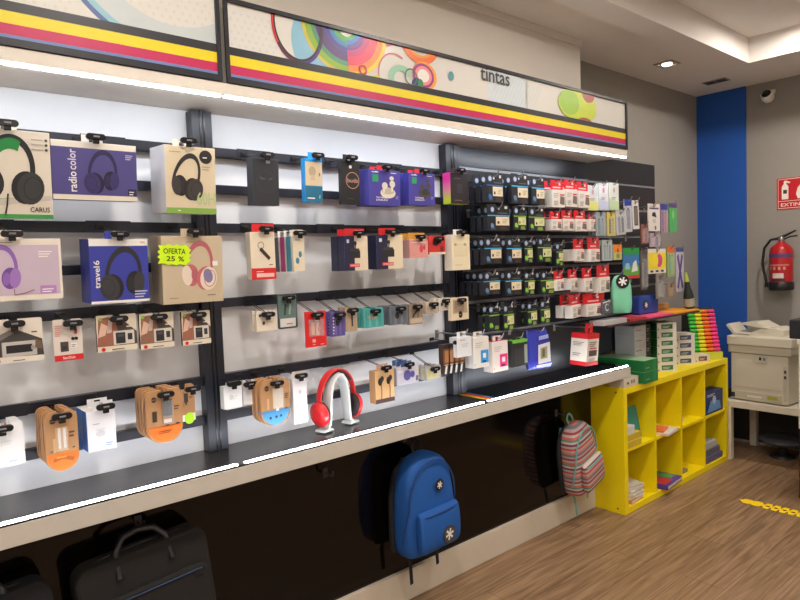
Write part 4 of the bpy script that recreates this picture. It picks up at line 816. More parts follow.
def d_wp(p): p.rect(.1, .8, .9, .86, G(90, 70, 120)); p.quad([(.3, .55), (.7, .5), (.6, .7), (.35, .68)], BLACK); p.ell(.6, .12, .012, .014, G(96, 110, 70)); p.rect(.36, .3, .64, .44, G(200, 190, 180)); p.lines(.15, .9, .8, .95, 1, GREY)
stat('marker_pack', 'tall white pen pack at the right of the slatwall', (648.5, 203.5, 660, 231), G(222, 216, 212), d_wp, 1)
stat('pen_pack', 'grey lilac pen pack below the tall white one', (650, 233, 660, 247), G(170, 150, 160), d_pen([G(190, 160, 180), G(120, 110, 130)]), 1, blister=PB_)
stat('pen_pack', 'blue headed pack with purple and red pens', (661, 203.5, 667.5, 234), G(150, 130, 150), d_pen([G(110, 70, 140), G(196, 50, 70)], G(50, 60, 150)), 1, blister=PB_)
stat('scissors_pack', 'green pack with violet header at far right of hooks', (669.5, 203, 677, 232), G(80, 170, 96), lambda p: (p.rect(0, .84, 1, 1, G(84, 64, 130)), p.ell(.5, .6, .016, .03, G(130, 200, 120)), p.ring(.4, .24, .014, .008, G(60, 140, 150))), 1)
stat('pen_pack', 'clear pack of pale blue pens above the mint case', (602.5, 240, 612.5, 261), G(166, 176, 172), d_pen([G(130, 160, 170), G(150, 170, 160), G(110, 130, 140)]), 2, .024, group='pale blue pen packs', blister=PB_)
stat('glue_pack', 'small orange topped pack between blue pens and green pack', (614, 244.5, 622, 260), G(196, 190, 120), lambda p: (p.rect(0, .5, 1, 1, G(236, 140, 40)), p.ell(.5, .6, .012, .014, G(200, 60, 40)), p.rect(.3, .1, .7, .4, G(120, 150, 80))), 1)
stat('crayon_pack', 'green headed pack with blue, green and red drawing', (623.5, 248, 639.5, 279), G(60, 120, 180), lambda p: (p.rect(0, .78, 1, 1, G(40, 150, 70)), p.rect(0, 0, 1, .4, G(96, 160, 70)), p.rect(0, 0, 1, .1, G(206, 60, 50)), p.quad([(.5, .2), (.9, .24), (.8, .6), (.6, .5)], G(220, 220, 216)), p.quad([(.1, .3), (.4, .3), (.36, .5), (.14, .5)], G(150, 190, 220))), 1)
stat('pen_pack', 'narrow dark grey pen pack beneath the slatwall edge', (641, 250, 647.5, 290), G(96, 90, 86), d_pen([G(130, 122, 116), G(60, 56, 54)]), 1, blister=PB_)
stat('eraser_pack', 'white pack with yellow and pink round print', (648.5, 249, 666, 274), G(226, 220, 206), lambda p: (p.rect(0, .18, 1, .84, G(238, 216, 50)), p.ell(.62, .52, .04, .044, G(206, 70, 130)), p.ell(.4, .52, .036, .042, G(240, 220, 60)), p.rect(.1, .05, .26, .13, BLACK), p.rect(.4, .05, .56, .13, BLACK), p.rect(.7, .05, .86, .13, BLACK)), 1)
stat('pen_pack', 'grey pen pack hanging under the yellow and pink print', (656.5, 276, 663.5, 299), G(128, 124, 118), d_pen([G(150, 146, 138)]), 1, blister=PB_)
stat('pen_pack', 'orange headed pack with green pens at the right', (667.5, 246.5, 674.5, 277), G(150, 176, 110), d_pen([G(80, 170, 80), G(140, 190, 90)], G(226, 110, 50)), 1, blister=PB_)
stat('pencil_pack', 'tan backed pencil pack below the green pens', (667.5, 283, 675, 297.5), G(150, 130, 112), d_pen([G(170, 150, 128)]), 1)
stat('scissors_pack', 'violet scissors pack hanging rightmost above the ledge', (676.5, 247.5, 684, 292), G(190, 188, 196), lambda p: (p.rect(0, .9, 1, 1, G(70, 80, 140)), p.quad([(.1, .1), (.3, .06), (.9, .8), (.7, .86)], G(88, 70, 140)), p.quad([(.9, .1), (.7, .06), (.1, .8), (.3, .86)], G(88, 70, 140)), p.ring(.5, .4, .02, .012, G(70, 56, 120))), 1)
# mint pencil case
cx, z0, w, h = spot((612.5, 276, 632.5, 315), .0); w = .125
t = thing('pencil_case', 'mint green zip pencil case hanging beside red cartridge packs', 'pencil case', (cx, -.005, z0), (0, 0, math.radians(-38)))
MT = mat((126, 206, 168), .7)
b = MB(); b.loft([(0, 0, .03, w*.38, .01), (h*.03, 0, .03, w*.46, .02), (h*.25, 0, .03, w*.5, .028), (h*.6, 0, .03, w*.48, .028), (h*.85, 0, .03, w*.42, .026), (h*.97, 0, .03, w*.3, .016), (h, 0, .03, w*.18, .006)], MT, 32, 3.2); b.build('case_body', t)
EMB = G(24, 24, 26)
def emblem(name, parent, x, y, z, r, M=None, disc=EMB, star=WHITE):
    b = MB(); n = 28; Mx = (M or Matrix.Identity(4)) @ Matrix.Translation((x, y, z))
    b.prism([(r*math.cos(2*PI*k/n), r*math.sin(2*PI*k/n)) for k in range(n)], -.0022, 0, disc, M=Mx)
    for k in range(6):
        a = PI*k/3+.26; c, s = math.cos(a), math.sin(a); q = [(.1, -.1), (.64, -.13), (.64, .13), (.1, .1)]
        b.add([(r*(u*c-v*s), -.0028, r*(u*s+v*c)) for u, v in q], [(0, 1, 2, 3)], star, M=Mx)
    b.add([(r*.2*math.cos(2*PI*k/8), -.0029, r*.2*math.sin(2*PI*k/8)) for k in range(8)], [tuple(range(8))], star, M=Mx)
    return b.build(name, parent)
emblem('emblem', t, -w*.02, -.002, h*.84, w*.32)
b = MB(); b.tube([(0, .03, h*.985), (.004, .03, h*1.02), (0, .03, h*1.05), (-.004, .03, h*1.02), (0, .03, h*.985)], .003, BLACK, 6); b.build('zip_pull', t)
hook(cx, z0+h*1.035, .01, 'the mint pencil case', ybase=.2655, steel=True)
# ledge with articles on it
LZ = at(690, 312, .0).z; lx0, lx1 = -.14, at(700, 310, 0).x
o = MB(); o.box(lx0, 0, LZ-.012, lx1, .2605, LZ, mat((58, 46, 44), .4), ny=mat((66, 40, 40), .4)); tag(o.build('display_ledge', bevel=.002), 'thin dark ledge under the stationery hooks holding coloured paper', 'ledge')
def flat(name, label, pts, z, hh, m, cat='paper', Y=None):
    P_ = [atz(x, y, z) for x, y in pts]; cx = sum(q.x for q in P_)/len(P_); cy = sum(q.y for q in P_)/len(P_)
    b = MB(); v = [(q.x-cx, q.y-cy, 0) for q in P_]+[(q.x-cx, q.y-cy, hh) for q in P_]; n = len(P_)
    b.add(v, [tuple(range(n)), tuple(range(2*n-1, n-1, -1))]+[(i, (i+1) % n, n+(i+1) % n, n+i) for i in range(n)], m)
    o = b.build(name); o.location = (cx, cy, z); 
    bm_fix(o); return tag(o, label, cat)
def bm_fix(o):
    import bmesh
    b = bmesh.new(); b.from_mesh(o.data); bmesh.ops.recalc_face_normals(b, faces=b.faces); b.to_mesh(o.data); b.free()
def slab(name, label, x0, y0, x1, y1, z, hh, m, cat, rz=0, **k):
    b = MB(); b.box(-(x1-x0)/2, -(y1-y0)/2, 0, (x1-x0)/2, (y1-y0)/2, hh, m, **k); o = b.build(name, bevel=.0015)
    o.location = ((x0+x1)/2, (y0+y1)/2, z); o.rotation_euler.z = math.radians(rz); return tag(o, label, cat)
xa, xb, xc = at(646, 317, .02).x, at(672, 313, .02).x, at(698, 309, .02).x
for nm, m, a, c, lb in (('paper_pack', mat((236, 84, 130), .6), xa, xb-.01, 'bright pink paper pack lying on the dark ledge'), ('paper_pack', mat((238, 156, 24), .6), xb, xc-.02, 'orange paper pack lying on the dark ledge')):
    slab(nm, lb, a, .004, c, .19, LZ+.0004, .012, m, 'paper')
YL = .05
cx, z0, w, h = spot((640, 293, 659, 312), .1); z0 = LZ+.013
t = thing('pencil_case', 'dark blue case with black round emblem standing on the ledge', 'pencil case', (cx, .1, z0))
b = MB(); b.box(-w/2, 0, 0, w/2, .06, h, mat((36, 70, 150), .6)); b.build('case_body', t, .012); emblem('emblem', t, -w*.2, -.001, h*.5, .03)
q = spot((662, 300, 680, 309), .12); slab('wood_block', 'tan wooden block on the ledge behind the orange paper', q[0]-q[2]/2, .2, q[0]+q[2]/2, .25, LZ+.0006, .05, mat((190, 140, 84), .6), 'block')
# glue bottle leaning on the ledge end
cx, z0, w, h = spot((689, 273, 699, 307), .1); cx = lx1-.02
t = thing('glue_bottle', 'dark bottle with lime green tip leaning at the ledge end', 'bottle', (cx-.035, .045, LZ+.0128+.008), (0, math.radians(-12), 0)); h = .235
b = MB(); b.lathe([(.03, .0), (.034, .006), (.034, h*.36), (.028, h*.5), (.02, h*.62), (.015, h*.8)], mat((34, 48, 44), .35), 20); b.build('bottle_body', t)
b = MB(); b.lathe([(.016, h*.8), (.014, h*.86), (.006, h*1.04), (.004, h*1.07)], mat((176, 196, 60), .4), 16); b.build('tip_cap', t)
b = MB(); b.lathe([(.0346, h*.06), (.0346, h*.3)], mat((170, 170, 150), .5), 20); b.build('bottle_label', t)
slab('label_box', 'grey white flat box at left end of the ledge', at(600, 325, .03).x, .01, at(624, 320, .03).x, .1, LZ+.0005, .028, G(186, 184, 184), 'box', ny=G(190, 188, 190))
slab('red_box', 'flat red carton lying on ledge below the mint case', at(627, 320, .03).x, .01, at(643, 317, .03).x, .1, LZ+.0005, .016, G(176, 56, 56), 'box')
cx, z0, w, h = spot((601, 301, 612, 314), .0)
t = card('tool_pack', 'grey pack with white curved print left of the mint case', 'pack', (602, 300, 612.5, 314.5), .035, G(90, 94, 104), lambda p: (p.ring(.5, .45, .022, .015, G(214, 214, 214), 40, 320), p.quad([(.1, .75), (.9, .85), (.9, .93), (.1, .83)], G(220, 220, 220))), .002, .002, d=.006)
hook(spot((602, 300, 612.5, 314.5), .035)[0], spot((602, 300, 612.5, 314.5), .035)[1]+.055, .028, 'the grey pack with curved print', ybase=.2655, steel=True)
# ------------------------------------------------------------------ yellow cube shelf
YE = mat((250, 226, 8), .45, noise=.02); KW, KD, KH = 1.47, .39, .77
t = thing('cube_shelf', 'bright yellow cube shelf of eight compartments under the stationery', 'shelf', (KW/2, KD/2, 0)); w, d = KW/2, KD/2; th = .04
b = MB(); b.box(-w, -d, 0, w, d, th, YE); b.box(-w, -d, KH-th, w, d, KH, YE); b.box(-w, -d, th, -w+th, d, KH-th, YE); b.box(w-th, -d, th, w, d, KH-th, YE); b.build('outer_frame', t, .0015)
iw = (KW-2*th-3*.017)/4; cells = []
for k in range(4):
    x = -w+th+k*(iw+.017); cells.append(x+w)
    if k: b = MB(); b.box(x-.017, -d+.003, th, x, d, KH-th, YE); b.build('upright_divider', t)
    b = MB(); b.box(x, -d+.004, KH/2-.0085, x+iw, d, KH/2+.0085, YE); b.build('compartment_board', t)
b = MB()
for z in (.03, KH-.03): b.tube([(-w-.0012, -d+.05, z), (-w+.002, -d+.05, z)], .006, mat((120, 100, 20), .4), 8)
b.build('screw_cap', t)
Z1, Z2 = th+.0004, KH/2+.0089
def book(label, x, y, z, lw, ld, hh, m, rz=0, cover=None, cat='book', name='book', pages=True, rot=(0, 0), draw=None):
    t = thing(name, label, cat, (x, y, z), (math.radians(rot[0]), math.radians(rot[1]), math.radians(rz)))
    b = MB(); c = min(.004, hh*.2)
    b.box(-lw/2, -ld/2, 0, lw/2, ld/2, c, m); b.box(-lw/2, -ld/2, hh-c, lw/2, ld/2, hh, m); b.box(-lw/2, -ld/2, c, -lw/2+c, ld/2, hh-c, m); b.build('cover', t)
    b = MB(); b.box(-lw/2+c+.0002, -ld/2+.003, c+.0002, lw/2-.003, ld/2-.003, hh-c-.0002, G(226, 222, 210)); b.build('pages', t)
    return t
c0, c1, c2_, c3 = cells
# compartments: top row
for k in range(2):
    o = slab('card_box', ['small yellow carton under another in upper left compartment', 'small yellow carton on top of its twin in upper left compartment'][k], c0+.006, .004+.004*k, c0+.17, .058, Z2+.0402*k, .04, G(222, 190, 40), 'box', ny=G(206, 180, 60))
for k in range(3): slab('paper_pad', ['white paper pad lying on yellow cartons, lowest of three', 'white paper pad on yellow cartons, middle of three', 'white paper pad on yellow cartons, topmost of three'][k], c0+.008, .01, c0+.1, .058, Z2+.0808+.0164*k, .016, G(216, 218, 214), 'pad')
tb = book('teal book standing beside yellow cartons in the upper left compartment', c0+.185, .1, Z2+.104, .24, .2, .02, G(24, 136, 140), rot=(78, 3), rz=8)
book('magazine with orange and white cover in the second upper compartment', c1+.15, .1, Z2, .2, .26, .014, G(224, 216, 206), rz=8)
book('orange booklet lying on the magazine in second upper compartment', c1+.12, .11, Z2+.0144, .14, .2, .01, G(230, 110, 60), rz=14)
slab('note_box', 'small pale box in the third upper compartment', c2_+.03, .06, c2_+.14, .16, Z2, .03, G(206, 200, 176), 'box')
def d_ph(p): p.quad([(.1, .1), (.9, .1), (.8, .5), (.3, .6)], G(110, 160, 216)); p.ell(.5, .6, .03, .03, G(190, 206, 226)); p.lines(.1, .8, .6, .92, 2, WHITE)
for k in range(2):
    tt = box('photo_paper_box', ['dark blue photo paper box, front one in upper right compartment', 'dark blue photo paper box standing behind its twin'][k], 'box', None, .012+.05*k, .045, G(34, 56, 120), G(30, 40, 90), draw=d_ph, spotv=(c3+.165, Z2, .29, .16), part='carton')
# bottom row
for k, (m, lb, rz) in enumerate(((G(206, 150, 110), 'tan paperback at the bottom of the lower left pile', 4), (G(222, 206, 190), 'cream paperback second in the lower left pile', -6), (G(220, 216, 206), 'white booklet third in the lower left pile', 8), (G(196, 190, 176), 'grey booklet topmost on the lower left pile', -10))):
    book(lb, c0+.12, .11, Z1+.0262*k, .16, .2, .026, m, rz=rz)
tt = book('purple book with red and green cover jutting from lower compartment', c1+.17, .115, Z1+.001, .25, .28, .03, G(84, 60, 150), rz=6)
b = MB()
for x0, y0, x1, y1, m in ((-.11, -.12, .02, 0, G(196, 50, 50)), (.03, -.1, .11, .02, G(70, 150, 80)), (-.1, .02, .0, .12, G(200, 80, 50)), (.02, .04, .11, .12, G(90, 80, 180))): b.box(x0, y0, .0302, x1, y1, .0308, m)
b.build('cover_picture', tt)
slab('note_box', 'small grey box in the third lower compartment', c2_+.04, .04, c2_+.15, .14, Z1, .022, G(150, 130, 110), 'box')
for k, (m, lb) in enumerate(((G(96, 92, 130), 'violet grey carton at the bottom of lower right pile'), (G(110, 108, 120), 'grey carton in the middle of lower right pile'), (G(190, 190, 186), 'pale carton topmost on the lower right pile'))):
    slab('paper_box', lb, c3+.02, .012+.012*k, c3+.3-.02*k, .27, Z1+.0452*k, .045, m, 'box')
# ------------------------------------------------------------------ boxes standing on the cube shelf
KT = KH+.0004
def d_bar(p): p.rect(.5, .3, .56, .7, BLACK); p.rect(.6, .3, .63, .7, BLACK); p.rect(.66, .3, .72, .7, BLACK); p.rect(.2, .3, .34, .55, G(90, 84, 80))
box('label_box', 'small white box with barcode under the shelf end', 'box', None, -.0, .1, G(214, 206, 188), G(206, 198, 180), draw=d_bar, spotv=(.09, KT, .17, .055))
GB = mat((24, 116, 58), .4)
for k in range(2):
    def d_g(p): p.lines(.1, .3, .5, .5, 1, G(120, 190, 140)); p.quad([(.6, 0), (.8, 0), (.9, 1), (.7, 1)], G(40, 140, 76))
    tt = box('paper_box', ['wide green box at the bottom of a pair beside shelf end', 'wide green box with pale top stacked on its twin'][k], 'box', None, -.03, .33, GB, GB, G(150, 190, 150), d_g, spotv=(.275, KT+.0712*k, .17, .0705))
gx0 = at(618, 350, .16).x; gx1 = at(652, 350, .16).x
def d_gy(p): p.rect(.7, 0, 1, 1, G(30, 30, 32)); p.lines(.05, .5, .6, .64, 1, G(90, 92, 96)); p.lines(.76, .3, .92, .7, 2, G(170, 170, 170))
ztop = at(630, 326, .16).z; n = 5; hh = (ztop-KT)/n
gw = min(gx1, .565)-max(gx0, .362)
for k in range(n):
    box('toner_box', f'grey carton with black end, {["bottom", "second", "third", "fourth", "topmost"][k]} of five on cube shelf', 'box', None, .125, .14, G(196, 197, 198), G(176, 178, 180), draw=d_gy, spotv=(max(gx0, .362)+gw/2, KT+hh*k, gw, hh-.0008), group='grey cartons on the cube shelf')
def d_st6(m):
    def f(p): p.rect(.22, .2, .8, .78, m); p.lines(.28, .34, .72, .64, 2, G(196, 206, 196)); p.rect(.04, .1, .1, .3, GREY)
    return f
z0 = at(666, 323, .055).z; n = 6; hh = (z0-KT)/n; sx0, sx1 = .595, .765
for k in range(n):
    box('toner_box', f'white carton with green label, {["bottom", "second", "third", "fourth", "fifth", "topmost"][k]} of six', 'box', None, .07, .14, G(226, 220, 206), GB, G(216, 210, 196), d_st6(G(50, 116, 74)), rz=-33, spotv=(at(667, 350, .07).x, KT+hh*k, .14, hh-.0008), group='green label cartons')
z0 = at(686, 334, .085).z; n = 4; hh = (z0-KT)/n; sx0, sx1 = .885, 1.055
for k in range(n):
    box('toner_box', f'white carton with navy label, {["bottom", "second", "third", "topmost"][k]} of four', 'box', None, .1, .12, G(222, 216, 208), G(214, 208, 200), None, d_st6(G(70, 74, 110)), rz=-36, spotv=(at(685.5, 355, .1).x, KT+hh*k, .14, hh-.0008), group='navy label cartons')
box('toner_box', 'single white carton with brown red label on the cube shelf', 'box', None, .05, .09, G(222, 216, 206), G(216, 210, 200), None, d_st6(G(130, 70, 66)), rz=-34, spotv=(at(698.5, 360, .08).x, KT, .11, .055))
# highlighter display
hx0, hx1 = 1.275, 1.475; tl = at(694, 309, .1)
t = thing('highlighter_display', 'dark green slanted display stand full of highlighters', 'display stand', ((hx0+hx1)/2, .15, KT), (math.radians(0), 0, math.radians(-40))); w = .108
HZ = .37; b = MB(); DG = mat((22, 44, 36), .5)
lean = .1
b.add([(-w, -.07, .055), (w, -.07, .055), (w, -.07+lean, HZ), (-w, -.07+lean, HZ), (-w, .1, .055), (w, .1, .055), (w, .09, HZ), (-w, .09, HZ)], [(0, 1, 2, 3), (4, 7, 6, 5), (0, 3, 7, 4), (1, 5, 6, 2), (3, 2, 6, 7), (0, 4, 5, 1)], DG); b.build('back_box', t)
b = MB(); b.box(-w, -.1, 0, w, .1, .0545, mat((206, 210, 70), .5)); b.build('base_tray', t)
HC = [(mat((70, 200, 70), .35), 'green'), (mat((232, 226, 40), .35), 'yellow'), (mat((246, 120, 40), .35), 'orange'), (mat((240, 66, 140), .35), 'pink')]
Rz = Matrix.Rotation(math.radians(-40), 4, 'Z'); base = Vector(((hx0+hx1)/2, .15, KT)); HM = {}
for c_, (m, nm) in enumerate(HC):
    proto = None
    for r_ in range(11):
        f = (r_+.6)/11.4; lx = -w+.03+c_*.0508; ly = -.07+lean*f-.0145; lz = .055+(HZ-.055)*f
        if proto is None:
            proto = thing('highlighter', f'{nm} highlighter pen in the slanted dark display', 'highlighter', (0, 0, 0), group=f'{nm} highlighters in the display')
            M90 = Matrix.Translation((-.004, 0, 0)) @ Matrix.Rotation(PI/2, 4, 'Y')
            b = MB(); b.lathe([(.009, -.021), (.012, -.017), (.0125, .004), (.011, .008)], m, 12, M=M90); b.build('pen_body', proto)
            b = MB(); b.lathe([(.0126, .0082), (.0126, .024), (.009, .028)], m, 12, M=M90); b.build('pen_cap', proto); o = proto
        else: o = copy_tree(proto)
        o.location = base + (Rz @ Vector((lx, ly, lz))); o.rotation_euler = (0, 0, math.radians(-40))
# ------------------------------------------------------------------ low white table and printer
p1 = atz(729, 398, .45); TW = .53; TD = .78
t = thing('side_table', 'low white square side table carrying the printer', 'table', (1.48+TW/2, .035-TD/2, 0)); WT = mat((222, 214, 196), .4); w = TW/2; wy = TD/2
b = MB(); b.box(-w, -wy, .4, w, wy, .45, WT); b.build('tabletop', t, .002)
for sx in (-1, 1):
    for sy in (-1, 1):
        b = MB(); b.box(sx*w-.05*(sx > 0), sy*wy-.05*(sy > 0), 0, sx*w+.05*(sx < 0), sy*wy+.05*(sy < 0), .3996, WT); b.build('leg', t, .002)
PRN = mat((214, 208, 190), .45, noise=.02); PR2 = mat((196, 190, 172), .45, noise=.02); PRD = mat((60, 58, 54), .5)
py0 = .0; 
zt = atx(745, 336, 1.53).z; ht = zt-.45
t = thing('printer', 'cream multifunction printer with open paper trays on white table', 'printer', (1.705, -.21, .4504), (0, 0, math.radians(-4)))
X_, Y_ = .19, .215; h1 = ht*.74
b = MB(); b.box(-X_, -Y_+.02, .008, X_, Y_-.015, h1, PRN); b.build('body', t, .008)
b = MB(); b.box(-X_-.012, -Y_-.005, h1+.001, X_, Y_, ht*.86, PR2); b.box(-X_-.02, -Y_-.01, ht*.86+.001, X_+.005, Y_+.005, ht, PRN); b.build('scanner_lid', t, .006)
b = MB(); b.box(-X_-.004, -Y_+.06, h1*.3, -X_-.0005, Y_-.05, h1*.86, PRN); pn = b.build('rear_door', t, .002)
b = MB(); b.box(-X_-.008, -.06, h1*.82, -X_-.0045, .04, h1*.99, G(200, 196, 182)); b.box(-X_-.0095, -.02, h1*.88, -X_-.0082, -.005, h1*.94, BLACK); b.box(-X_-.0095, -.05, h1*.88, -X_-.0082, -.03, h1*.94, GREY); b.build('latch', t)
b = MB(); b.box(-X_-.006, -Y_+.06, h1*.06, -X_-.0005, Y_-.05, h1*.2, PR2); b.box(-X_-.0075, -.13, h1*.1, -X_-.0062, -.06, h1*.17, G(176, 170, 60)); b.box(-X_-.0075, -.02, h1*.1, -X_-.0062, .08, h1*.14, G(226, 222, 214)); b.build('paper_slot', t)
b = MB(); b.box(-X_-.003, -Y_+.025, h1*.1, -X_-.0005, -Y_+.05, h1*.8, PR2)
for z in (.55, .66): b.box(-X_-.0045, -Y_+.03, h1*z, -X_-.0032, -Y_+.045, h1*(z+.06), PRD)
b.build('port_cover', t)
b = MB(); b.box(-X_-.003, Y_-.045, h1*.06, -X_-.0005, Y_-.02, h1*.16, PRD); b.build('power_socket', t)
# document feeder with raised tray and left paper stop
b = MB(); b.prism([(-.15, ht), (.13, ht), (.13, ht+.045), (.06, ht+.06), (-.03, ht+.05), (-.09, ht+.02)], -.10, .12, PRN, M=Matrix.Rotation(-PI/2, 4, 'Z')); b.build('document_feeder', t, .004)
b = MB(); b.prism([(-.17, ht+.078), (-.165, ht+.086), (-.05, ht+.1), (.03, ht+.058), (.02, ht+.052), (-.06, ht+.06)], -.11, .09, PRN, M=Matrix.Rotation(-PI/2, 4, 'Z')); b.build('input_tray', t, .003)
b = MB(); b.prism([(-.265, ht+.065), (-.255, ht+.078), (-.24, ht+.075), (-.2, ht+.022), (-.1, ht+.016), (-.09, ht+.004), (-.215, ht+.004)], -.13, .06, PRN, M=Matrix.Rotation(-PI/2, 4, 'Z')); b.build('output_tray', t, .003)
# dark rounded base under the table
q = atx(783, 440, 1.92)
t = thing('low_stool', 'low dark grey round stool under the white side table', 'stool', (1.80, -.26, 0))
b = MB(); b.lathe([(.05, .095), (.13, .105), (.165, .13), (.16, .142), (.08, .155), (.03, .158)], mat((70, 70, 76), .35), 30); b.build('seat_disc', t)
b = MB(); b.lathe([(.09, .0), (.09, .012), (.03, .02), (.026, .0945)], mat((30, 30, 32), .4), 20); b.build('foot', t)
o = MB(); o.box(2.018, -.9, .02, 2.034, .3, .43, mat((44, 40, 38), .6)); o.box(2.018, -.9, .0, 2.034, .3, .0199, mat((170, 164, 152), .5)); tag(o.build('back_board'), 'added dark shade board with pale foot strip behind the white side table', 'board')  # added dark board: shade on the wall under the table, put in as colour
# counter at the right edge of the picture
cxk = .98; a = atx(797, 498, cxk); yk = a.y-.012
t = thing('service_counter', 'cream counter end with black steel leg at the right edge', 'counter', (cxk+.24, yk-.4, 0))
zb, zt2 = atx(795, 428, cxk).z, atx(794, 339, cxk).z
b = MB(); b.box(-.24, -.4, 0, -.19, .4, zb-.001, BLACK); b.build('leg', t, .002)
b = MB(); b.box(.19, -.4, 0, .24, .4, zb-.001, BLACK); b.build('leg', t, .002)
b = MB(); b.box(-.24, -.4, zb, .24, .403, zt2-.03, WT); b.box(-.25, -.41, zt2-.03, .245, .41, zt2, WT); b.build('cabinet', t, .002)
a2 = atx(789, 338, cxk); zt3 = atx(789, 319, cxk).z
t = thing('card_terminal', 'black device on the cream counter at the right edge', 'device', (cxk+.18, a2.y-.13, zt2+.0004)); hh = zt3-zt2-.006
b = MB(); b.box(-.18, -.13, 0, .1, .13, hh, BLACK); b.build('housing', t, .006)
b = MB(); b.box(-.12, -.09, hh+.0004, .05, .09, hh+.008, mat((44, 30, 34), .3)); b.build('top_panel', t, .002)
# floor marking
FY = mat((255, 214, 0), .5); fa, fb = atz(741, 500, 0), atz(803, 515, 0); dv = (fb-fa); L0 = dv.length; t = thing('floor_marking', 'yellow chain shaped floor marking with dark edges on wood floor', 'floor marking', (fa.x, fa.y, 0), (0, 0, math.atan2(dv.y, dv.x)))
b = MB(); b.box(.0, -.03, .0004, L0+.3, .03, .001, mat((96, 56, 20), .5)); b.build('dark_strip', t)
b = MB(); y = 0
def fl(pts, z=.0014): b.add([(x, y, z) for x, y in pts], [tuple(range(len(pts)))], FY)
fl([(-.01, 0), (.02, -.036), (.05, -.04), (.065, -.03), (.08, -.044), (.11, -.044), (.13, -.015), (.13, .015), (.11, .044), (.08, .044), (.065, .03), (.05, .04), (.02, .036)])
for k in range(16):
    x = .13+.046*k
    for s in (1, -1):
        q = [(x-.003, s*.0005), (x+.01, s*.0005), (x+.018, s*.01), (x+.03, s*.01), (x+.038, s*.0005), (x+.047, s*.0005), (x+.037, s*.048), (x+.009, s*.048)]
        fl(q if s > 0 else q[::-1])
b.build('chain_links', t)
# ------------------------------------------------------------------ bags hanging under the shelf
def wallhook(x, z, lb):
    t = thing('coat_hook', lb, 'hook', (x, .2195, z), group='bag hooks under the shelf')
    b = MB(); b.box(-.012, -.004, -.02, .012, 0, .02, DGREY); b.build('plate', t, .001)
    b = MB(); b.tube([(0, -.004, 0), (0, -.04, -.004), (0, -.055, .0), (0, -.062, .018)], .0045, DGREY, 8); b.build('prong', t)
def backpack(label, cx, z0, w, h, d, body, trim, Y=.175, pocket=True, rz=0, stripes=False, straps=(.1,), roll=0, hooktxt=None, emb=True, front=None, strapm=None, backm=None):
    t = thing('backpack', label, 'backpack', (cx, Y, z0), (0, math.radians(roll), math.radians(rz)))
    hw = w/2; b = MB()
    b.loft([(0, 0, -d*.5, hw*.82, d*.36), (h*.02, 0, -d*.5, hw*.93, d*.46), (h*.12, 0, -d*.5, hw, d*.5), (h*.45, 0, -d*.5, hw*.98, d*.5), (h*.7, 0, -d*.47, hw*.93, d*.46), (h*.84, 0, -d*.45, hw*.82, d*.42), (h*.93, 0, -d*.42, hw*.62, d*.36), (h*.98, 0, -d*.38, hw*.36, d*.24), (h, 0, -d*.36, hw*.12, d*.1)], body, 36, 3.4)
    b.build('bag_body', t, sub=1)
    b = MB(); b.loft([(h*.01, 0, -.012, hw*.9, .016), (h*.1, 0, -.01, hw*1.0, .02), (h*.6, 0, -.01, hw*.98, .02), (h*.84, 0, -.012, hw*.8, .018), (h*.95, 0, -.02, hw*.45, .012)], strapm if backm is None else backm, 28, 4); b.build('back_padding', t)
    if pocket:
        b = MB(); pd = d*.26; y = -d-.004
        b.loft([(h*.06, 0, y-pd*.16, hw*.7, pd*.3), (h*.09, 0, y-pd*.2, hw*.78, pd*.62), (h*.2, 0, y-pd*.2, hw*.8, pd*.72), (h*.4, 0, y-pd*.16, hw*.8, pd*.62), (h*.455, 0, y-pd*.1, hw*.78, pd*.4), (h*.47, 0, y, hw*.74, pd*.12)], front or body, 32, 5); pk = b.build('front_pocket', t, sub=1)
        b = MB(); b.tube([(-hw*.76, y-pd*.3, h*.43), (-hw*.5, y-pd*.66, h*.432), (0, y-pd*.72, h*.432), (hw*.5, y-pd*.66, h*.432), (hw*.76, y-pd*.3, h*.43)], .004, trim, 6); b.build('pocket_zip', pk)
    b = MB(); pts = []
    for k in range(21):
        a = PI*k/20; pts.append((-hw*.93*math.cos(a), -d*.83-.012*math.sin(a), h*.5+h*.44*math.sin(a)*(1 if True else 0)))
    pts = [(-hw*1.0, -d*.6, h*.16), (-hw*.99, -d*.7, h*.3)]+pts+[(hw*.99, -d*.7, h*.3), (hw*1.0, -d*.6, h*.16)]
    b.tube(pts, .0042, trim, 6); b.build('main_zip', t)
    b = MB(); b.tube([(-.028, -d*.3, h*.975), (-.03, -d*.22, h*1.05), (-.012, -d*.2, h*1.105), (.012, -d*.2, h*1.105), (.03, -d*.22, h*1.05), (.028, -d*.3, h*.975)], .0075, strapm or trim, 8, flat=.5); b.build('carry_loop', t)
    for sx in (-1, 1):
        b = MB(); x = sx*hw*.6
        b.tube([(x*.5, .004, h*.93), (x*.9, .014, h*.7), (x, .014, h*.35), (x*.95, .006, h*.06), (x*.9, -.02, -.005)], .02, strapm or trim, 8, flat=.28); st = b.build('shoulder_strap', t)
        b = MB(); x2 = x*.9; b.tube([(x2, -.03, .01), (x2+.004, -.05, -h*.1), (x2+.01, -.05, -straps[0]*(1 if sx < 0 else .8))], .011, strapm or trim, 6, flat=.2); b.build('strap_tail', st)
    wallhook(cx+h*1.098*math.sin(math.radians(roll)), z0+h*1.098*math.cos(math.radians(roll)), hooktxt)
    return t
BB = mat((18, 84, 162), .75, noise=.1)
a, c2 = at(398, 552, .06), at(459, 545, .02)
t = backpack('bright blue backpack with star emblems hanging under the shelf', -1.535, .272, .325, .44, .145, BB, mat((20, 66, 130), .7), rz=4, straps=(.15,), hooktxt='small grey hook holding the bright blue backpack', strapm=mat((24, 26, 34), .8))
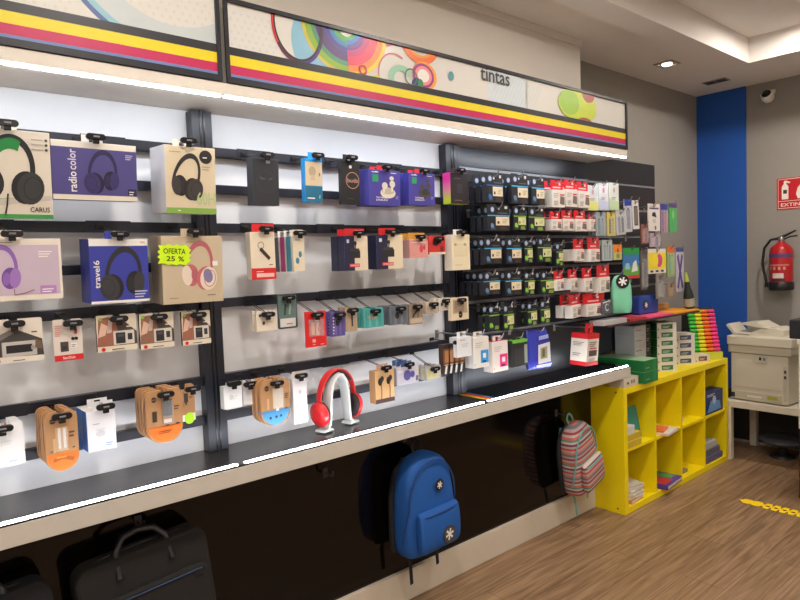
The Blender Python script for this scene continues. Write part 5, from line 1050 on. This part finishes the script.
emblem('emblem', t, .02, -.148, .30, .026); emblem('emblem', t, .035, -.184, .082, .04, disc=G(66, 66, 68))
def stripe_mat():
    m = bpy.data.materials.new('woven stripes'); m.use_nodes = True; nt = m.node_tree; N = nt.nodes; L = nt.links; b = N['Principled BSDF']
    tc = N.new('ShaderNodeTexCoord'); sp = N.new('ShaderNodeSeparateXYZ'); mm = N.new('ShaderNodeMath'); mm.operation = 'MULTIPLY'; mm.inputs[1].default_value = 7.4; fr = N.new('ShaderNodeMath'); fr.operation = 'FRACT'
    L.new(tc.outputs['Object'], sp.inputs[0]); L.new(sp.outputs['Z'], mm.inputs[0]); L.new(mm.outputs[0], fr.inputs[0])
    rp = N.new('ShaderNodeValToRGB'); rp.color_ramp.interpolation = 'CONSTANT'; L.new(fr.outputs[0], rp.inputs[0])
    st = [(176, 156, 150), (196, 70, 52), (170, 168, 164), (120, 54, 76), (196, 184, 172), (96, 132, 128), (206, 104, 74), (176, 172, 168), (150, 58, 60), (170, 150, 152), (110, 108, 118), (190, 120, 104)]
    e = rp.color_ramp.elements
    while len(e) < len(st): e.new(.99)
    for k, c in enumerate(st): e[k].position = k/len(st); e[k].color = lin(c)
    L.new(rp.outputs[0], b.inputs['Base Color']); b.inputs['Roughness'].default_value = .85; return m
TR = mat((110, 176, 176), .7)
backpack('striped woven backpack with pale teal straps beside yellow shelf', -.29, .225, .29, .4, .135, stripe_mat(), TR, rz=8, roll=-10, straps=(.15,), hooktxt='small grey hook holding the striped backpack', strapm=TR, backm=mat((30, 30, 34), .8))
def laptop_bag(label, cx, z0, w, h, body, line, hooktxt, tag_=True, tilt=-5):
    t = thing('laptop_bag', label, 'bag', (cx, .125, z0), (math.radians(-3), math.radians(tilt), 0))
    d = .09; b = MB(); b.prism(card_outline(w, h, False, .05, .04, 8), -d/2, d/2, body); b.build('bag_body', t, .012)
    b = MB(); b.prism(card_outline(w*.9, h*.62, False, .03, .03, 6), -d/2-.022, -d/2-.0005, body); pk = b.build('front_pocket', t, .008)
    b = MB(); b.tube([(-w*.4, -d/2-.024, h*.57), (w*.4, -d/2-.024, h*.57)], .003, line, 6); b.build('pocket_zip', pk)
    if tag_: b = MB(); b.box(w*.33, -d/2-.026, h*.5, w*.4, -d/2-.0222, h*.56, BLACK); b.build('logo_patch', pk)
    b = MB(); b.tube([(-w*.44, 0, h-.02), (-w*.3, -.002, h-.001), (0, -.002, h+.004), (w*.3, -.002, h-.001), (w*.44, 0, h-.02)], .004, BLACK, 6); b.build('main_zip', t)
    b = MB(); b.tube([(-w*.2, -d/2-.006, h*.78), (-w*.19, -d*.3, h+.01), (-w*.12, -d*.1, h+.042), (0, 0, h+.05), (w*.12, -d*.1, h+.042), (w*.19, -d*.3, h+.01), (w*.2, -d/2-.006, h*.78)], .011, BLACK, 8, flat=.6); b.build('handle', t)
    wallhook(cx, z0+h+.044, hooktxt)
laptop_bag('charcoal laptop bag hanging under the left end of shelf', -2.74, .37, .42, .305, mat((26, 25, 24), .85), mat((36, 60, 96), .6), 'small grey hook holding the charcoal laptop bag')
laptop_bag('dark navy laptop bag at the lower left corner', -3.2, .36, .38, .3, mat((19, 20, 25), .85), BLACK, 'small grey hook holding the navy laptop bag', False)
wallhook(-1.98, .70, 'empty small grey hook on the black base panel')
# ------------------------------------------------------------------ world and exposure
W = bpy.data.worlds.new('world'); bpy.context.scene.world = W; W.use_nodes = True
W.node_tree.nodes['Background'].inputs[0].default_value = (.9, .95, 1, 1); W.node_tree.nodes['Background'].inputs[1].default_value = .05
S_ = bpy.context.scene; S_.view_settings.view_transform = 'Standard'; S_.view_settings.look = 'None'; S_.view_settings.exposure = 0; S_.view_settings.gamma = 1; S_.view_settings.use_curve_mapping = False
